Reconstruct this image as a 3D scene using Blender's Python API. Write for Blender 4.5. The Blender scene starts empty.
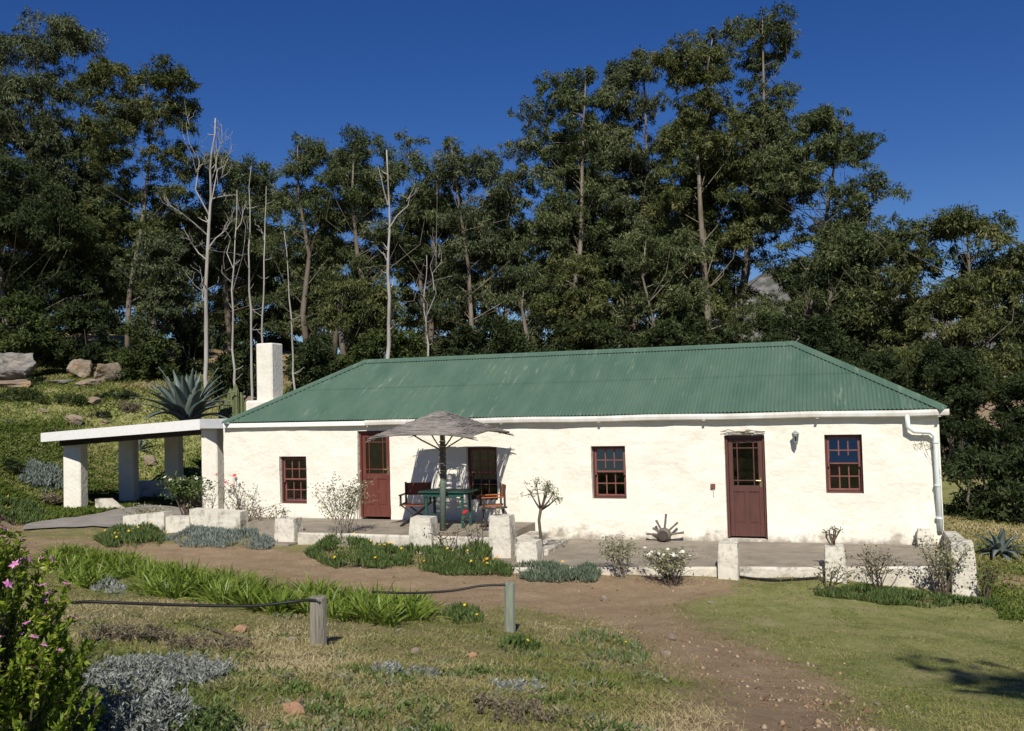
import bpy, math, random
import numpy as np
from math import radians, sin, cos, atan, pi, tan
random.seed(7)
RNG = np.random.default_rng(11)
SC = bpy.context.scene
COL = SC.collection

# ------------------------------------------------------------------ camera
FPX = 930.0
TH, PH, RO = radians(19), atan((400 - 365.5) / FPX), .026
_f0 = np.array([-sin(TH), cos(TH), 0]); _r0 = np.array([cos(TH), sin(TH), 0]); _up = np.array([0, 0, 1.])
CF = _f0 * cos(PH) + _up * sin(PH); _u = _up * cos(PH) - _f0 * sin(PH)
CR = _r0 * cos(RO) - _u * sin(RO); CU = _u * cos(RO) + _r0 * sin(RO)
def ray(px, py): return CF + CR * ((px - 512) / FPX) + CU * ((365.5 - py) / FPX)
CAM = -ray(746, 538) * 18.4
def onY(px, py, Y=0.):
    d = ray(px, py); return CAM + d * ((Y - CAM[1]) / d[1])
def onZ(px, py, z=0.):
    d = ray(px, py); return CAM + d * ((z - CAM[2]) / d[2])
def onD(px, py, D): return CAM + ray(px, py) * D
def proj(P):
    v = np.asarray(P, float) - CAM; z = v @ CF
    return 512 + FPX * (v @ CR) / z, 365.5 - FPX * (v @ CU) / z, z
cam = bpy.data.cameras.new('camera'); cam.sensor_width = 36; cam.lens = FPX / 1024 * 36
cam.clip_start = .05; cam.clip_end = 3000
co = bpy.data.objects.new('camera', cam); COL.objects.link(co)
from mathutils import Matrix
M4 = Matrix(((CR[0], CU[0], -CF[0], CAM[0]), (CR[1], CU[1], -CF[1], CAM[1]), (CR[2], CU[2], -CF[2], CAM[2]), (0, 0, 0, 1)))
co.matrix_world = M4
SC.camera = co

# ------------------------------------------------------------------ light
SAZ, SEL = radians(15), radians(41)
sd = np.array([sin(SAZ) * cos(SEL), -cos(SAZ) * cos(SEL), sin(SEL)])      # towards the sun
w = bpy.data.worlds.new('World'); SC.world = w; w.use_nodes = True
nt = w.node_tree; bg = nt.nodes['Background']
sky = nt.nodes.new('ShaderNodeTexSky'); sky.sky_type = 'NISHITA'; sky.sun_disc = False
sky.sun_elevation = SEL; sky.sun_rotation = pi - SAZ
sky.air_density = 1.0; sky.dust_density = 0.0; sky.ozone_density = 6.0; sky.altitude = 300
hs = nt.nodes.new('ShaderNodeHueSaturation'); hs.inputs['Saturation'].default_value = 1.24; hs.inputs['Hue'].default_value = .517; hs.inputs['Value'].default_value = 1.15; nt.links.new(sky.outputs[0], hs.inputs['Color']); nt.links.new(hs.outputs[0], bg.inputs[0]); bg.inputs[1].default_value = .052
su = bpy.data.lights.new('sun', 'SUN'); su.energy = 4.6; su.angle = radians(.5); su.color = (1, .95, .86)
so = bpy.data.objects.new('sun', su); COL.objects.link(so)
from mathutils import Vector
so.rotation_euler = Vector(-sd).to_track_quat('-Z', 'Y').to_euler()
so.location = (5, -20, 30)
SC.view_settings.view_transform = 'Standard'; SC.view_settings.look = 'None'
SC.view_settings.gamma = 1; SC.view_settings.exposure = .22
SC.cycles.max_bounces = 6; SC.cycles.transparent_max_bounces = 8

# ------------------------------------------------------------------ numpy noise
_LAT = RNG.random((256, 256))
def vn(x, y, s=1., o=0):
    x = np.asarray(x, float) * s + o * 17.3; y = np.asarray(y, float) * s + o * 9.1
    xi = np.floor(x).astype(int); yi = np.floor(y).astype(int); fx = x - xi; fy = y - yi
    fx = fx * fx * (3 - 2 * fx); fy = fy * fy * (3 - 2 * fy)
    a = _LAT[xi % 256, yi % 256]; b = _LAT[(xi + 1) % 256, yi % 256]; c = _LAT[xi % 256, (yi + 1) % 256]; d = _LAT[(xi + 1) % 256, (yi + 1) % 256]
    return (a * (1 - fx) + b * fx) * (1 - fy) + (c * (1 - fx) + d * fx) * fy
def fbm(x, y, s=1., o=0, n=4):
    v = 0; a = .5
    for k in range(n): v = v + a * vn(x, y, s * 2 ** k, o + k * 3); a *= .5
    return v / (1 - .5 ** n)

# ------------------------------------------------------------------ materials
def nodes(m): return m.node_tree.nodes, m.node_tree.links
def mat(name, c1, c2=None, scale=6., rough=.8, bump=0., bscale=None, spec=.3, metal=0., stretch=None, c3=None, s3=1.5, lo=.35, hi=.65, t3=(.55, .7)):
    m = bpy.data.materials.new(name); m.use_nodes = True
    N, L = nodes(m); b = N['Principled BSDF']
    b.inputs['Base Color'].default_value = (*c1, 1); b.inputs['Roughness'].default_value = rough
    b.inputs['Specular IOR Level'].default_value = spec; b.inputs['Metallic'].default_value = metal
    tc = N.new('ShaderNodeTexCoord'); vec = tc.outputs['Object']
    if stretch:
        mp = N.new('ShaderNodeMapping'); mp.inputs['Scale'].default_value = stretch
        L.new(vec, mp.inputs[0]); vec = mp.outputs[0]
    if c2:
        n = N.new('ShaderNodeTexNoise'); n.inputs['Scale'].default_value = scale; n.inputs['Detail'].default_value = 6; n.inputs['Roughness'].default_value = .62
        L.new(vec, n.inputs['Vector'])
        r = N.new('ShaderNodeValToRGB'); r.color_ramp.elements[0].position = lo; r.color_ramp.elements[1].position = hi
        r.color_ramp.elements[0].color = (*c1, 1); r.color_ramp.elements[1].color = (*c2, 1)
        L.new(n.outputs[0], r.inputs[0]); outc = r.outputs[0]
        if c3:
            n3 = N.new('ShaderNodeTexNoise'); n3.inputs['Scale'].default_value = s3; n3.inputs['Detail'].default_value = 8; n3.inputs['Roughness'].default_value = .7
            L.new(vec, n3.inputs['Vector'])
            r3 = N.new('ShaderNodeValToRGB'); r3.color_ramp.elements[0].position = t3[0]; r3.color_ramp.elements[1].position = t3[1]
            L.new(n3.outputs[0], r3.inputs[0])
            mx = N.new('ShaderNodeMix'); mx.data_type = 'RGBA'; L.new(r3.outputs[0], mx.inputs[0]); L.new(outc, mx.inputs[6]); mx.inputs[7].default_value = (*c3, 1)
            outc = mx.outputs[2]
        L.new(outc, b.inputs['Base Color'])
    if bump:
        n2 = N.new('ShaderNodeTexNoise'); n2.inputs['Scale'].default_value = bscale or scale * 3; n2.inputs['Detail'].default_value = 8
        L.new(vec, n2.inputs['Vector'])
        bp = N.new('ShaderNodeBump'); bp.inputs['Strength'].default_value = bump; bp.inputs['Distance'].default_value = .03
        L.new(n2.outputs[0], bp.inputs['Height']); L.new(bp.outputs[0], b.inputs['Normal'])
    return m
def leafmat(name, cols, rough=.55, spec=.35, trans=.0):
    """colour by a per-leaf random number"""
    m = bpy.data.materials.new(name); m.use_nodes = True
    N, L = nodes(m); b = N['Principled BSDF']; b.inputs['Roughness'].default_value = rough; b.inputs['Specular IOR Level'].default_value = spec
    a = N.new('ShaderNodeAttribute'); a.attribute_name = 'tone'
    r = N.new('ShaderNodeValToRGB'); e = r.color_ramp.elements
    while len(e) < len(cols): e.new(.5)
    for i, c in enumerate(cols): e[i].position = i / (len(cols) - 1); e[i].color = (*c, 1)
    L.new(a.outputs['Fac'], r.inputs[0]); L.new(r.outputs[0], b.inputs['Base Color'])
    if trans:
        t = N.new('ShaderNodeBsdfTranslucent'); L.new(r.outputs[0], t.inputs[0]); mx = N.new('ShaderNodeMixShader'); mx.inputs[0].default_value = trans
        L.new(b.outputs[0], mx.inputs[1]); L.new(t.outputs[0], mx.inputs[2]); L.new(mx.outputs[0], N['Material Output'].inputs[0])
    return m
MT = {}
MT['plaster'] = mat('whitewashed plaster', (.80, .765, .675), (.85, .82, .745), 3, .9, .5, 9, .15, stretch=(1, 1, 2.2), c3=(.60, .52, .38), s3=2.6, t3=(.64, .78))
MT['plaster2'] = mat('weathered whitewash', (.68, .64, .545), (.54, .50, .41), 5, .9, .5, 14, .15, c3=(.15, .135, .11), s3=2.8, t3=(.51, .66))
MT['white'] = mat('white painted timber', (.80, .79, .76), (.74, .73, .69), 9, .55, .1)
MT['grey_white'] = mat('grey white flashing', (.55, .56, .56), (.48, .49, .5), 5, .5)
MT['gutter'] = mat('white gutter paint', (.76, .76, .72), (.60, .57, .50), 3, .45, stretch=(1, 1, .3))
MT['pipe'] = mat('pale green white pipe paint', (.70, .76, .72), (.62, .68, .64), 8, .4)
MT['concrete'] = mat('worn concrete', (.32, .275, .215), (.22, .19, .15), 2.2, .92, .5, 30, .15, c3=(.15, .13, .105), s3=3, t3=(.56, .75))
MT['concrete_d'] = mat('weathered concrete drive', (.33, .30, .26), (.23, .21, .185), 1.6, .92, .4, 25, .15, c3=(.16, .14, .12), s3=2, t3=(.58, .75))
MT['doorred'] = mat('red brown door paint', (.150, .044, .030), (.112, .033, .024), 5, .5, .12, 30, .4, stretch=(3, 3, .6))
MT['doorbrown'] = mat('brown door paint', (.108, .044, .035), (.082, .034, .027), 5, .5, .12, 30, .4, stretch=(3, 3, .6))
MT['sash'] = mat('red brown sash paint', (.22, .085, .068), (.165, .060, .048), 8, .5, .1, 30, .4)
MT['dark'] = mat('dark room plaster', (.05, .045, .04))
MT['rooffloor'] = mat('dark timber ceiling', (.035, .026, .02), (.05, .038, .03), 6, .8)
MT['curtain'] = mat('pale curtain cloth', (.34, .30, .23), (.25, .22, .17), 8, .9, .3, 30)
MT['brass'] = mat('brass', (.5, .4, .2), rough=.35, metal=.9)
MT['iron'] = mat('dark iron', (.05, .045, .04), (.09, .06, .045), 12, .6, .2)
MT['lampgreen'] = mat('verdigris lantern metal', (.22, .26, .24), (.30, .34, .31), 14, .5)
MT['oldwood'] = mat('weathered grey wood', (.21, .185, .155), (.12, .10, .085), 14, .9, .5, 30, .15, stretch=(4, 4, .5))
MT['thatch'] = mat('grey brushwood thatch', (.27, .24, .21), (.16, .145, .13), 5, .9)
MT['polegreen'] = mat('faded green post paint', (.135, .18, .14), (.10, .13, .105), 8, .7, .2)
MT['tablegreen'] = mat('dark green table paint', (.022, .09, .066), (.017, .065, .05), 8, .5)
MT['chairframe'] = mat('dark chair timber', (.035, .03, .028), (.05, .04, .035), 8, .6)
MT['canvas'] = mat('orange brown canvas', (.36, .12, .038), (.30, .095, .03), 8, .8)
MT['canvas_red'] = mat('rust red canvas', (.28, .085, .04), (.22, .065, .03), 8, .8)
MT['postwood'] = mat('weathered post timber', (.30, .27, .215), (.17, .155, .125), 10, .9, .6, 25, .15, stretch=(5, 5, .35))
MT['postgreen'] = mat('treated post timber', (.26, .28, .215), (.18, .20, .155), 10, .9, .5, 25, .15, stretch=(5, 5, .35))
MT['rubber'] = mat('black rubber hose', (.016, .015, .015), rough=.5)
MT['rock'] = mat('pale orange grey rock', (.31, .25, .18), (.15, .125, .10), 2.2, .95, 1., 5, .1, c3=(.36, .22, .12), s3=1.3)
MT['rock_grey'] = mat('grey lichen rock', (.25, .235, .21), (.11, .105, .095), 2.6, .95, 1., 5, .1, c3=(.34, .28, .21), s3=1.6)
MT['brick'] = mat('orange stone', (.36, .21, .12), (.27, .16, .10), 20, .9, .5)
MT['bark'] = mat('pale eucalyptus bark', (.26, .225, .18), (.12, .095, .07), 1.6, .9, .4, 8, .1, stretch=(2, 2, .4))
MT['bark_d'] = mat('brown grey bark', (.19, .16, .13), (.10, .085, .065), 2, .9, .4, 8, .1, stretch=(2, 2, .4))
MT['deadwood'] = mat('bleached dead wood', (.40, .38, .345), (.22, .205, .185), 1.5, .9, .3, 8, .1, stretch=(2, 2, .4))
MT['twig'] = mat('brown twig bark', (.13, .095, .065), (.08, .06, .045), 8, .9)
MT['twig_pale'] = mat('pale grey twig bark', (.30, .26, .21), (.2, .17, .13), 8, .9)
MT['cactus'] = mat('yellow green cactus skin', (.14, .16, .065), (.10, .12, .05), 8, .7)
MT['red'] = mat('red petals', (.55, .012, .018), rough=.6)
MT['yellow'] = mat('yellow petals', (.75, .48, .02), rough=.6)
MT['orange'] = mat('orange petals', (.75, .28, .02), rough=.6)
MT['pink'] = mat('magenta pink petals', (.50, .10, .36), (.62, .3, .5), 40, .6)
MT['whitepetal'] = mat('white petals', (.75, .72, .62), rough=.6)
MT['euc'] = leafmat('eucalyptus leaves', [(.015, .023, .009), (.038, .054, .018), (.066, .086, .029), (.107, .126, .048), (.175, .175, .085)], .55, .2, .08)
MT['euc2'] = leafmat('blue green eucalyptus leaves', [(.016, .024, .010), (.042, .056, .024), (.070, .088, .038), (.112, .128, .058), (.17, .18, .10)], .55, .2, .08)
MT['euc3'] = leafmat('olive eucalyptus leaves', [(.018, .026, .009), (.046, .061, .018), (.080, .095, .028), (.125, .133, .044), (.18, .16, .07)], .55, .15, .08)
MT['dkshrub'] = leafmat('dark shrub leaves', [(.010, .016, .006), (.024, .036, .012), (.040, .055, .019), (.06, .074, .028)], .65, .12)
MT['brshrub'] = leafmat('green shrub leaves', [(.020, .030, .009), (.048, .066, .017), (.08, .102, .028)], .6, .15)
MT['polyg'] = leafmat('bright green bush leaves', [(.08, .15, .014), (.20, .30, .026), (.34, .43, .045), (.52, .50, .08)], .45, .35, .5)
MT['strap'] = leafmat('yellow green strap leaves', [(.065, .11, .014), (.125, .19, .022), (.20, .27, .038), (.30, .30, .09)], .45, .3, .3)
MT['gaz'] = leafmat('green gazania leaves', [(.035, .065, .016), (.08, .122, .032), (.145, .18, .065)], .6, .2, .15)
MT['gazg'] = leafmat('grey green gazania leaves', [(.055, .085, .045), (.10, .135, .085), (.17, .20, .14)], .6, .3, .1)
MT['greyleaf'] = leafmat('blue grey foliage', [(.10, .13, .11), (.17, .20, .17), (.24, .27, .24)], .7, .2, .1)
MT['silver'] = leafmat('silver white foliage', [(.11, .12, .10), (.23, .245, .215), (.36, .38, .35)], .8, .2, .1)
MT['dryleaf'] = leafmat('brown dry scrub', [(.08, .065, .04), (.16, .13, .085), (.22, .20, .13)], .8, .2)
MT['rosel'] = leafmat('rose leaves', [(.05, .07, .02), (.10, .12, .045), (.20, .16, .07)], .55, .35, .2)
MT['palerose'] = leafmat('pale rose leaves', [(.14, .16, .07), (.26, .27, .14), (.40, .37, .24)], .6, .3, .2)
MT['agave'] = leafmat('blue grey agave skin', [(.065, .09, .08), (.11, .145, .125), (.19, .22, .185)], .5, .4)
MT['agavedry'] = leafmat('yellowing agave skin', [(.16, .18, .08), (.26, .25, .13)], .6, .3)
MT['grass'] = leafmat('grass blades', [(.10, .14, .026), (.18, .205, .052), (.27, .25, .095), (.38, .315, .155), (.46, .39, .225)], .75, .12, .25)
def glassmat():
    m = bpy.data.materials.new('window glass'); m.use_nodes = True; N, L = nodes(m)
    g = N.new('ShaderNodeBsdfGlossy'); g.inputs['Roughness'].default_value = .02
    t = N.new('ShaderNodeBsdfTransparent'); t.inputs[0].default_value = (.6, .6, .62, 1)
    f = N.new('ShaderNodeFresnel'); f.inputs[0].default_value = 1.9
    mx = N.new('ShaderNodeMixShader'); L.new(f.outputs[0], mx.inputs[0]); L.new(t.outputs[0], mx.inputs[1]); L.new(g.outputs[0], mx.inputs[2])
    L.new(mx.outputs[0], N['Material Output'].inputs[0]); return m
MT['glass'] = glassmat()
def roofmat():
    m = mat('green painted iron', (.066, .122, .084), (.092, .150, .107), 2.2, .5, 0, spec=.35, stretch=(1, .35, .35), c3=(.105, .165, .115), s3=.9, t3=(.5, .8))
    N, L = nodes(m); b = N['Principled BSDF']
    tc = N.new('ShaderNodeTexCoord'); mp = N.new('ShaderNodeMapping'); mp.inputs['Scale'].default_value = (7, .8, .8)
    L.new(tc.outputs['Object'], mp.inputs[0])
    n = N.new('ShaderNodeTexNoise'); n.inputs['Scale'].default_value = 1.7; n.inputs['Detail'].default_value = 6; n.inputs['Roughness'].default_value = .65; L.new(mp.outputs[0], n.inputs[0])
    r = N.new('ShaderNodeValToRGB'); r.color_ramp.elements[0].position = .56; r.color_ramp.elements[1].position = .71
    L.new(n.outputs[0], r.inputs[0])
    n2 = N.new('ShaderNodeTexNoise'); n2.inputs['Scale'].default_value = .55; n2.inputs['Detail'].default_value = 3; L.new(tc.outputs['Object'], n2.inputs[0])
    r2 = N.new('ShaderNodeValToRGB'); r2.color_ramp.elements[0].position = .4; r2.color_ramp.elements[1].position = .62; L.new(n2.outputs[0], r2.inputs[0])
    mu = N.new('ShaderNodeMath'); mu.operation = 'MULTIPLY'; L.new(r.outputs[0], mu.inputs[0]); L.new(r2.outputs[0], mu.inputs[1])
    old = b.inputs['Base Color'].links[0].from_socket
    mx = N.new('ShaderNodeMix'); mx.data_type = 'RGBA'; L.new(mu.outputs[0], mx.inputs[0]); L.new(old, mx.inputs[6]); mx.inputs[7].default_value = (.23, .28, .19, 1)
    L.new(mx.outputs[2], b.inputs['Base Color']); return m
MT['roof'] = roofmat()
def groundmat():
    m = bpy.data.materials.new('soil and turf'); m.use_nodes = True; N, L = nodes(m); b = N['Principled BSDF']; b.inputs['Roughness'].default_value = .95; b.inputs['Specular IOR Level'].default_value = .1
    tc = N.new('ShaderNodeTexCoord'); P = tc.outputs['Object']
    def noise(s, d=6, ro=.6):
        n = N.new('ShaderNodeTexNoise'); n.inputs['Scale'].default_value = s; n.inputs['Detail'].default_value = d; n.inputs['Roughness'].default_value = ro; L.new(P, n.inputs[0]); return n.outputs[0]
    def ramp(i, a, c):
        r = N.new('ShaderNodeValToRGB'); e = r.color_ramp.elements
        while len(e) < len(c): e.new(.5)
        for k in range(len(c)): e[k].position = a[k]; e[k].color = (*c[k], 1)
        L.new(i, r.inputs[0]); return r.outputs[0]
    def mixc(f, a, c):
        x = N.new('ShaderNodeMix'); x.data_type = 'RGBA'; L.new(f, x.inputs[0]); L.new(a, x.inputs[6]); L.new(c, x.inputs[7]); return x.outputs[2]
    dirt = mixc(ramp(noise(11, 10, .8), (.38, .62), ((0, 0, 0), (.75, .75, .75))), ramp(noise(2.2, 8, .7), (.3, .5, .7), ((.27, .182, .102), (.38, .268, .158), (.49, .37, .235))), ramp(noise(30, 6, .8), (.35, .65), ((.18, .118, .066), (.45, .345, .23))))
    dry = ramp(noise(3.2, 8, .7), (.3, .5, .72), ((.17, .165, .06), (.26, .23, .10), (.36, .285, .155)))
    green = ramp(noise(1.9, 10, .72), (.33, .5, .68), ((.15, .175, .05), (.27, .275, .098), (.38, .32, .165)))
    def att(n, s):
        a = N.new('ShaderNodeAttribute'); a.attribute_name = n
        ad = N.new('ShaderNodeMath'); ad.operation = 'ADD'; L.new(a.outputs['Fac'], ad.inputs[0])
        su = N.new('ShaderNodeMath'); su.operation = 'MULTIPLY_ADD'; L.new(noise(s, 8, .7), su.inputs[0]); su.inputs[1].default_value = 1.3; su.inputs[2].default_value = -.65
        L.new(su.outputs[0], ad.inputs[1])
        return ramp(ad.outputs[0], (.38, .62), ((0, 0, 0), (1, 1, 1)))
    c = mixc(att('green', 1.1), dry, green); c = mixc(att('dirt', 2.0), c, dirt)
    L.new(c, b.inputs['Base Color'])
    bp = N.new('ShaderNodeBump'); bp.inputs['Strength'].default_value = 1.; bp.inputs['Distance'].default_value = .06; L.new(noise(16, 10, .75), bp.inputs['Height']); L.new(bp.outputs[0], b.inputs['Normal'])
    return m
MT['ground'] = groundmat()

# ------------------------------------------------------------------ mesh helpers
ROOT = {}      # object -> world origin its vertices are relative to
def tag(o, label=None, cat=None, group=None, kind=None):
    if label: o['label'] = label
    if cat: o['category'] = cat
    if group: o['group'] = group
    if kind: o['kind'] = kind
    return o
def thing(name, loc, label, cat, group=None):
    o = bpy.data.objects.new(name, None); COL.objects.link(o); o.location = loc; o.empty_display_size = .2
    ROOT[o] = np.array(loc, float); return tag(o, label, cat, group)
def link(name, V, F, m, parent=None, smooth=False, tone=None, origin=None):
    V = np.asarray(V, float).reshape(-1, 3)
    org = ROOT[parent] if parent is not None else (np.array(origin, float) if origin is not None else np.zeros(3))
    me = bpy.data.meshes.new(name); V = V - org
    if isinstance(F, np.ndarray):
        n, k = F.shape
        me.vertices.add(len(V)); me.vertices.foreach_set('co', V.astype(np.float32).ravel())
        me.loops.add(n * k); me.loops.foreach_set('vertex_index', F.astype(np.int32).ravel())
        me.polygons.add(n); me.polygons.foreach_set('loop_start', np.arange(0, n * k, k, dtype=np.int32))
        me.update(calc_edges=True)
    else: me.from_pydata(V.tolist(), [], [tuple(int(i) for i in f) for f in F])
    if smooth: me.polygons.foreach_set('use_smooth', np.ones(len(me.polygons), bool))
    if tone is not None:
        a = me.attributes.new('tone', 'FLOAT', 'POINT'); a.data.foreach_set('value', np.asarray(tone, np.float32))
    me.materials.append(m)
    o = bpy.data.objects.new(name, me); COL.objects.link(o)
    if parent is not None: o.parent = parent
    else: o.location = org
    ROOT[o] = org
    return o
class MB:
    def __init__(s): s.V = []; s.F = []
    def add(s, V, F):
        n = len(s.V); s.V += [tuple(v) for v in V]; s.F += [tuple(i + n for i in f) for f in F]; return s
    def box(s, x0, x1, y0, y1, z0, z1, rz=0., c=None, bev=0.):
        if bev > 0 and min(x1 - x0, y1 - y0, z1 - z0) > 2.2 * bev:
            V = []; b = bev
            for z, i in ((z0, b), (z0 + b, 0), (z1 - b, 0), (z1, b)):
                for (ax, ay) in ((x0 + b, y0 + i), (x1 - b, y0 + i), (x1 - i, y0 + b), (x1 - i, y1 - b), (x1 - b, y1 - i), (x0 + b, y1 - i), (x0 + i, y1 - b), (x0 + i, y0 + b)): V.append((ax, ay, z))
            F = [tuple(range(7, -1, -1)), tuple(range(24, 32))]
            for k in range(3):
                for j in range(8): F.append((k * 8 + j, k * 8 + (j + 1) % 8, k * 8 + 8 + (j + 1) % 8, k * 8 + 8 + j))
        else:
            V = [(x, y, z) for z in (z0, z1) for x, y in ((x0, y0), (x1, y0), (x1, y1), (x0, y1))]
            F = [(3, 2, 1, 0), (4, 5, 6, 7), (0, 1, 5, 4), (1, 2, 6, 5), (2, 3, 7, 6), (3, 0, 4, 7)]
        if rz:
            cx, cy = c or ((x0 + x1) / 2, (y0 + y1) / 2); a, b2 = cos(rz), sin(rz)
            V = [(cx + (x - cx) * a - (y - cy) * b2, cy + (x - cx) * b2 + (y - cy) * a, z) for x, y, z in V]
        return s.add(V, F)
    def prism(s, poly, z0, z1):
        """plan polygon (counter-clockwise); z0/z1 numbers or lists"""
        n = len(poly); zz0 = z0 if hasattr(z0, '__len__') else [z0] * n; zz1 = z1 if hasattr(z1, '__len__') else [z1] * n
        V = [(p[0], p[1], zz0[i]) for i, p in enumerate(poly)] + [(p[0], p[1], zz1[i]) for i, p in enumerate(poly)]
        F = [tuple(range(n - 1, -1, -1)), tuple(range(n, 2 * n))] + [(i, (i + 1) % n, n + (i + 1) % n, n + i) for i in range(n)]
        return s.add(V, F)
    def tube(s, pts, rad, seg=6, cap=True):
        pts = [np.array(p, float) for p in pts]; n = len(pts)
        if not hasattr(rad, '__len__'): rad = [rad] * n
        V = []; F = []; up = None
        for i in range(n):
            d = pts[min(i + 1, n - 1)] - pts[max(i - 1, 0)]; d = d / (np.linalg.norm(d) + 1e-9)
            if up is None:
                up = np.array([0, 0, 1.]) if abs(d[2]) < .9 else np.array([1., 0, 0])
            a = np.cross(d, up); a /= np.linalg.norm(a) + 1e-9; b = np.cross(a, d); up = b
            for k in range(seg):
                t = 2 * pi * k / seg; V.append(pts[i] + (a * cos(t) + b * sin(t)) * rad[i])
        for i in range(n - 1):
            for k in range(seg): F.append((i * seg + k, i * seg + (k + 1) % seg, (i + 1) * seg + (k + 1) % seg, (i + 1) * seg + k))
        if cap: F += [tuple(range(seg - 1, -1, -1)), tuple(range((n - 1) * seg, n * seg))]
        return s.add(V, F)
    def lathe(s, c, prof, seg=12, axis=2):
        V = []; F = []; n = len(prof)
        for r, h in prof:
            for k in range(seg):
                t = 2 * pi * k / seg; p = [r * cos(t), r * sin(t), h]
                if axis == 1: p = [p[0], p[2], p[1]]
                V.append((c[0] + p[0], c[1] + p[1], c[2] + p[2]))
        for i in range(n - 1):
            for k in range(seg): F.append((i * seg + k, i * seg + (k + 1) % seg, (i + 1) * seg + (k + 1) % seg, (i + 1) * seg + k))
        F += [tuple(range(seg - 1, -1, -1)), tuple(range((n - 1) * seg, n * seg))]
        return s.add(V, F)
    def build(s, name, m, parent=None, smooth=False, origin=None): return link(name, s.V, s.F, MT[m] if isinstance(m, str) else m, parent, smooth, None, origin)
def unit(v): return v / (np.linalg.norm(v, axis=-1, keepdims=True) + 1e-9)
def leaves(pos, dirs, length, width, fold=.12, rng=RNG, tone=None):
    """rhombic folded leaves; arrays of base position, direction, length, width -> V, F, tone"""
    n = len(pos); d = unit(dirs); rnd = unit(rng.normal(size=(n, 3))); s = unit(np.cross(d, rnd)); nn = np.cross(s, d)
    L = np.broadcast_to(np.asarray(length, float), (n,))[:, None]; Wd = np.broadcast_to(np.asarray(width, float), (n,))[:, None]
    mid = pos + d * L * .45
    V = np.stack([pos, mid + s * Wd * .5 + nn * Wd * fold, pos + d * L, mid - s * Wd * .5 + nn * Wd * fold], 1).reshape(-1, 3)
    F = np.arange(4 * n).reshape(n, 4)
    t = rng.random(n) if tone is None else tone
    return V, F, np.repeat(t, 4)
def blades(pos, dirs, length, width, bend, rng=RNG, tone=None):
    """arching strap leaves of three segments"""
    n = len(pos); d = unit(dirs); L = np.broadcast_to(np.asarray(length, float), (n,))[:, None]; Wd = np.broadcast_to(np.asarray(width, float), (n,))[:, None]
    h = d.copy(); h[:, 2] = 0; h = unit(h + rng.normal(size=(n, 3)) * [.3, .3, 0]); s = unit(np.cross(d, h) + rng.normal(size=(n, 3)) * .25)
    B = np.broadcast_to(np.asarray(bend, float), (n,))[:, None]
    rows = []
    for t, ww in ((0, .8), (.4, 1.), (.75, .75)):
        c = pos + d * L * t + (h * .8 - np.array([0, 0, .7])) * L * B * t * t
        rows += [c - s * Wd * ww * .5, c + s * Wd * ww * .5]
    rows.append(pos + d * L + (h * .8 - np.array([0, 0, .7])) * L * B)
    V = np.stack(rows, 1).reshape(-1, 3); b = np.arange(n)[:, None] * 7
    Q = np.concatenate([b + [0, 1, 3, 2], b + [2, 3, 5, 4], b + [4, 5, 6, 6]], 1).reshape(-1, 4)
    tris = Q[Q[:, 2] == Q[:, 3]][:, :3]; quads = Q[Q[:, 2] != Q[:, 3]]
    t = rng.random(n) if tone is None else tone
    F = np.concatenate([quads[:, [0, 1, 2]], quads[:, [0, 2, 3]], tris])
    return V, F, np.repeat(t, 7)
def inball(n, rng=RNG, surf=.5):
    v = unit(rng.normal(size=(n, 3))); r = rng.random(n)[:, None] ** surf; return v * r
_FL = {}
def flower(parent, loc, m, size, up=None, name='flower', petals=7):
    """one small bloom: a ring of petals round a raised eye, shared mesh"""
    key = (m, round(size, 3), petals)
    if key not in _FL:
        V = [(0, 0, size * .25)]; F = []
        for k in range(petals):
            a = 2 * pi * k / petals; da = pi / petals * .85
            i = len(V); V += [(cos(a - da) * size * .6, sin(a - da) * size * .6, size * .12), (cos(a) * size, sin(a) * size, size * (.25 if k % 2 else .1)), (cos(a + da) * size * .6, sin(a + da) * size * .6, size * .12)]
            F.append((0, i, i + 1, i + 2))
        V += [(0, 0, -size * .3)]
        me = bpy.data.meshes.new(name); me.from_pydata(V, [], F); me.materials.append(MT[m]); _FL[key] = me
    o = bpy.data.objects.new(name, _FL[key]); COL.objects.link(o); o.parent = parent
    o.location = np.array(loc) - ROOT[parent]
    v = np.array([0, -.5, .8]) if up is None else np.array(up); v = v + RNG.normal(size=3) * .25
    o.rotation_euler = Vector(v).to_track_quat('Z', 'Y').to_euler(); return o
def icorock(name, c, r, m, seed, parent=None, sub=4, rough=.35):
    import bmesh
    bm = bmesh.new(); bmesh.ops.create_icosphere(bm, subdivisions=sub, radius=1)
    V = np.array([v.co[:] for v in bm.verts]); F = [tuple(v.index for v in f.verts) for f in bm.faces]; bm.free()
    n = fbm(V[:, 0] * 1.2 + seed, V[:, 1] * 1.2 + V[:, 2] * 1.7 + seed * 3, 1.1, seed, 4) - .5
    # broken facets, then pitted roughness
    g = np.random.default_rng(seed)
    for _ in range(14):
        d = unit(g.normal(size=3) * [1, 1, .8]); lim = .45 + g.random() * .38; ex = np.maximum(V @ d - lim, 0)[:, None]; V = V - d * ex * .92
    n2 = fbm(V[:, 0] * 3 + V[:, 2] * 2, V[:, 1] * 3 - V[:, 2] * 4, 1.3, seed + 5, 3) - .5
    V = V * (1 + n[:, None] * rough * 1.8 + n2[:, None] * .16)
    V = V * np.array(r) + np.array(c)
    return link(name, V, F, MT[m], parent, False, None, None if parent is not None else c)
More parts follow.
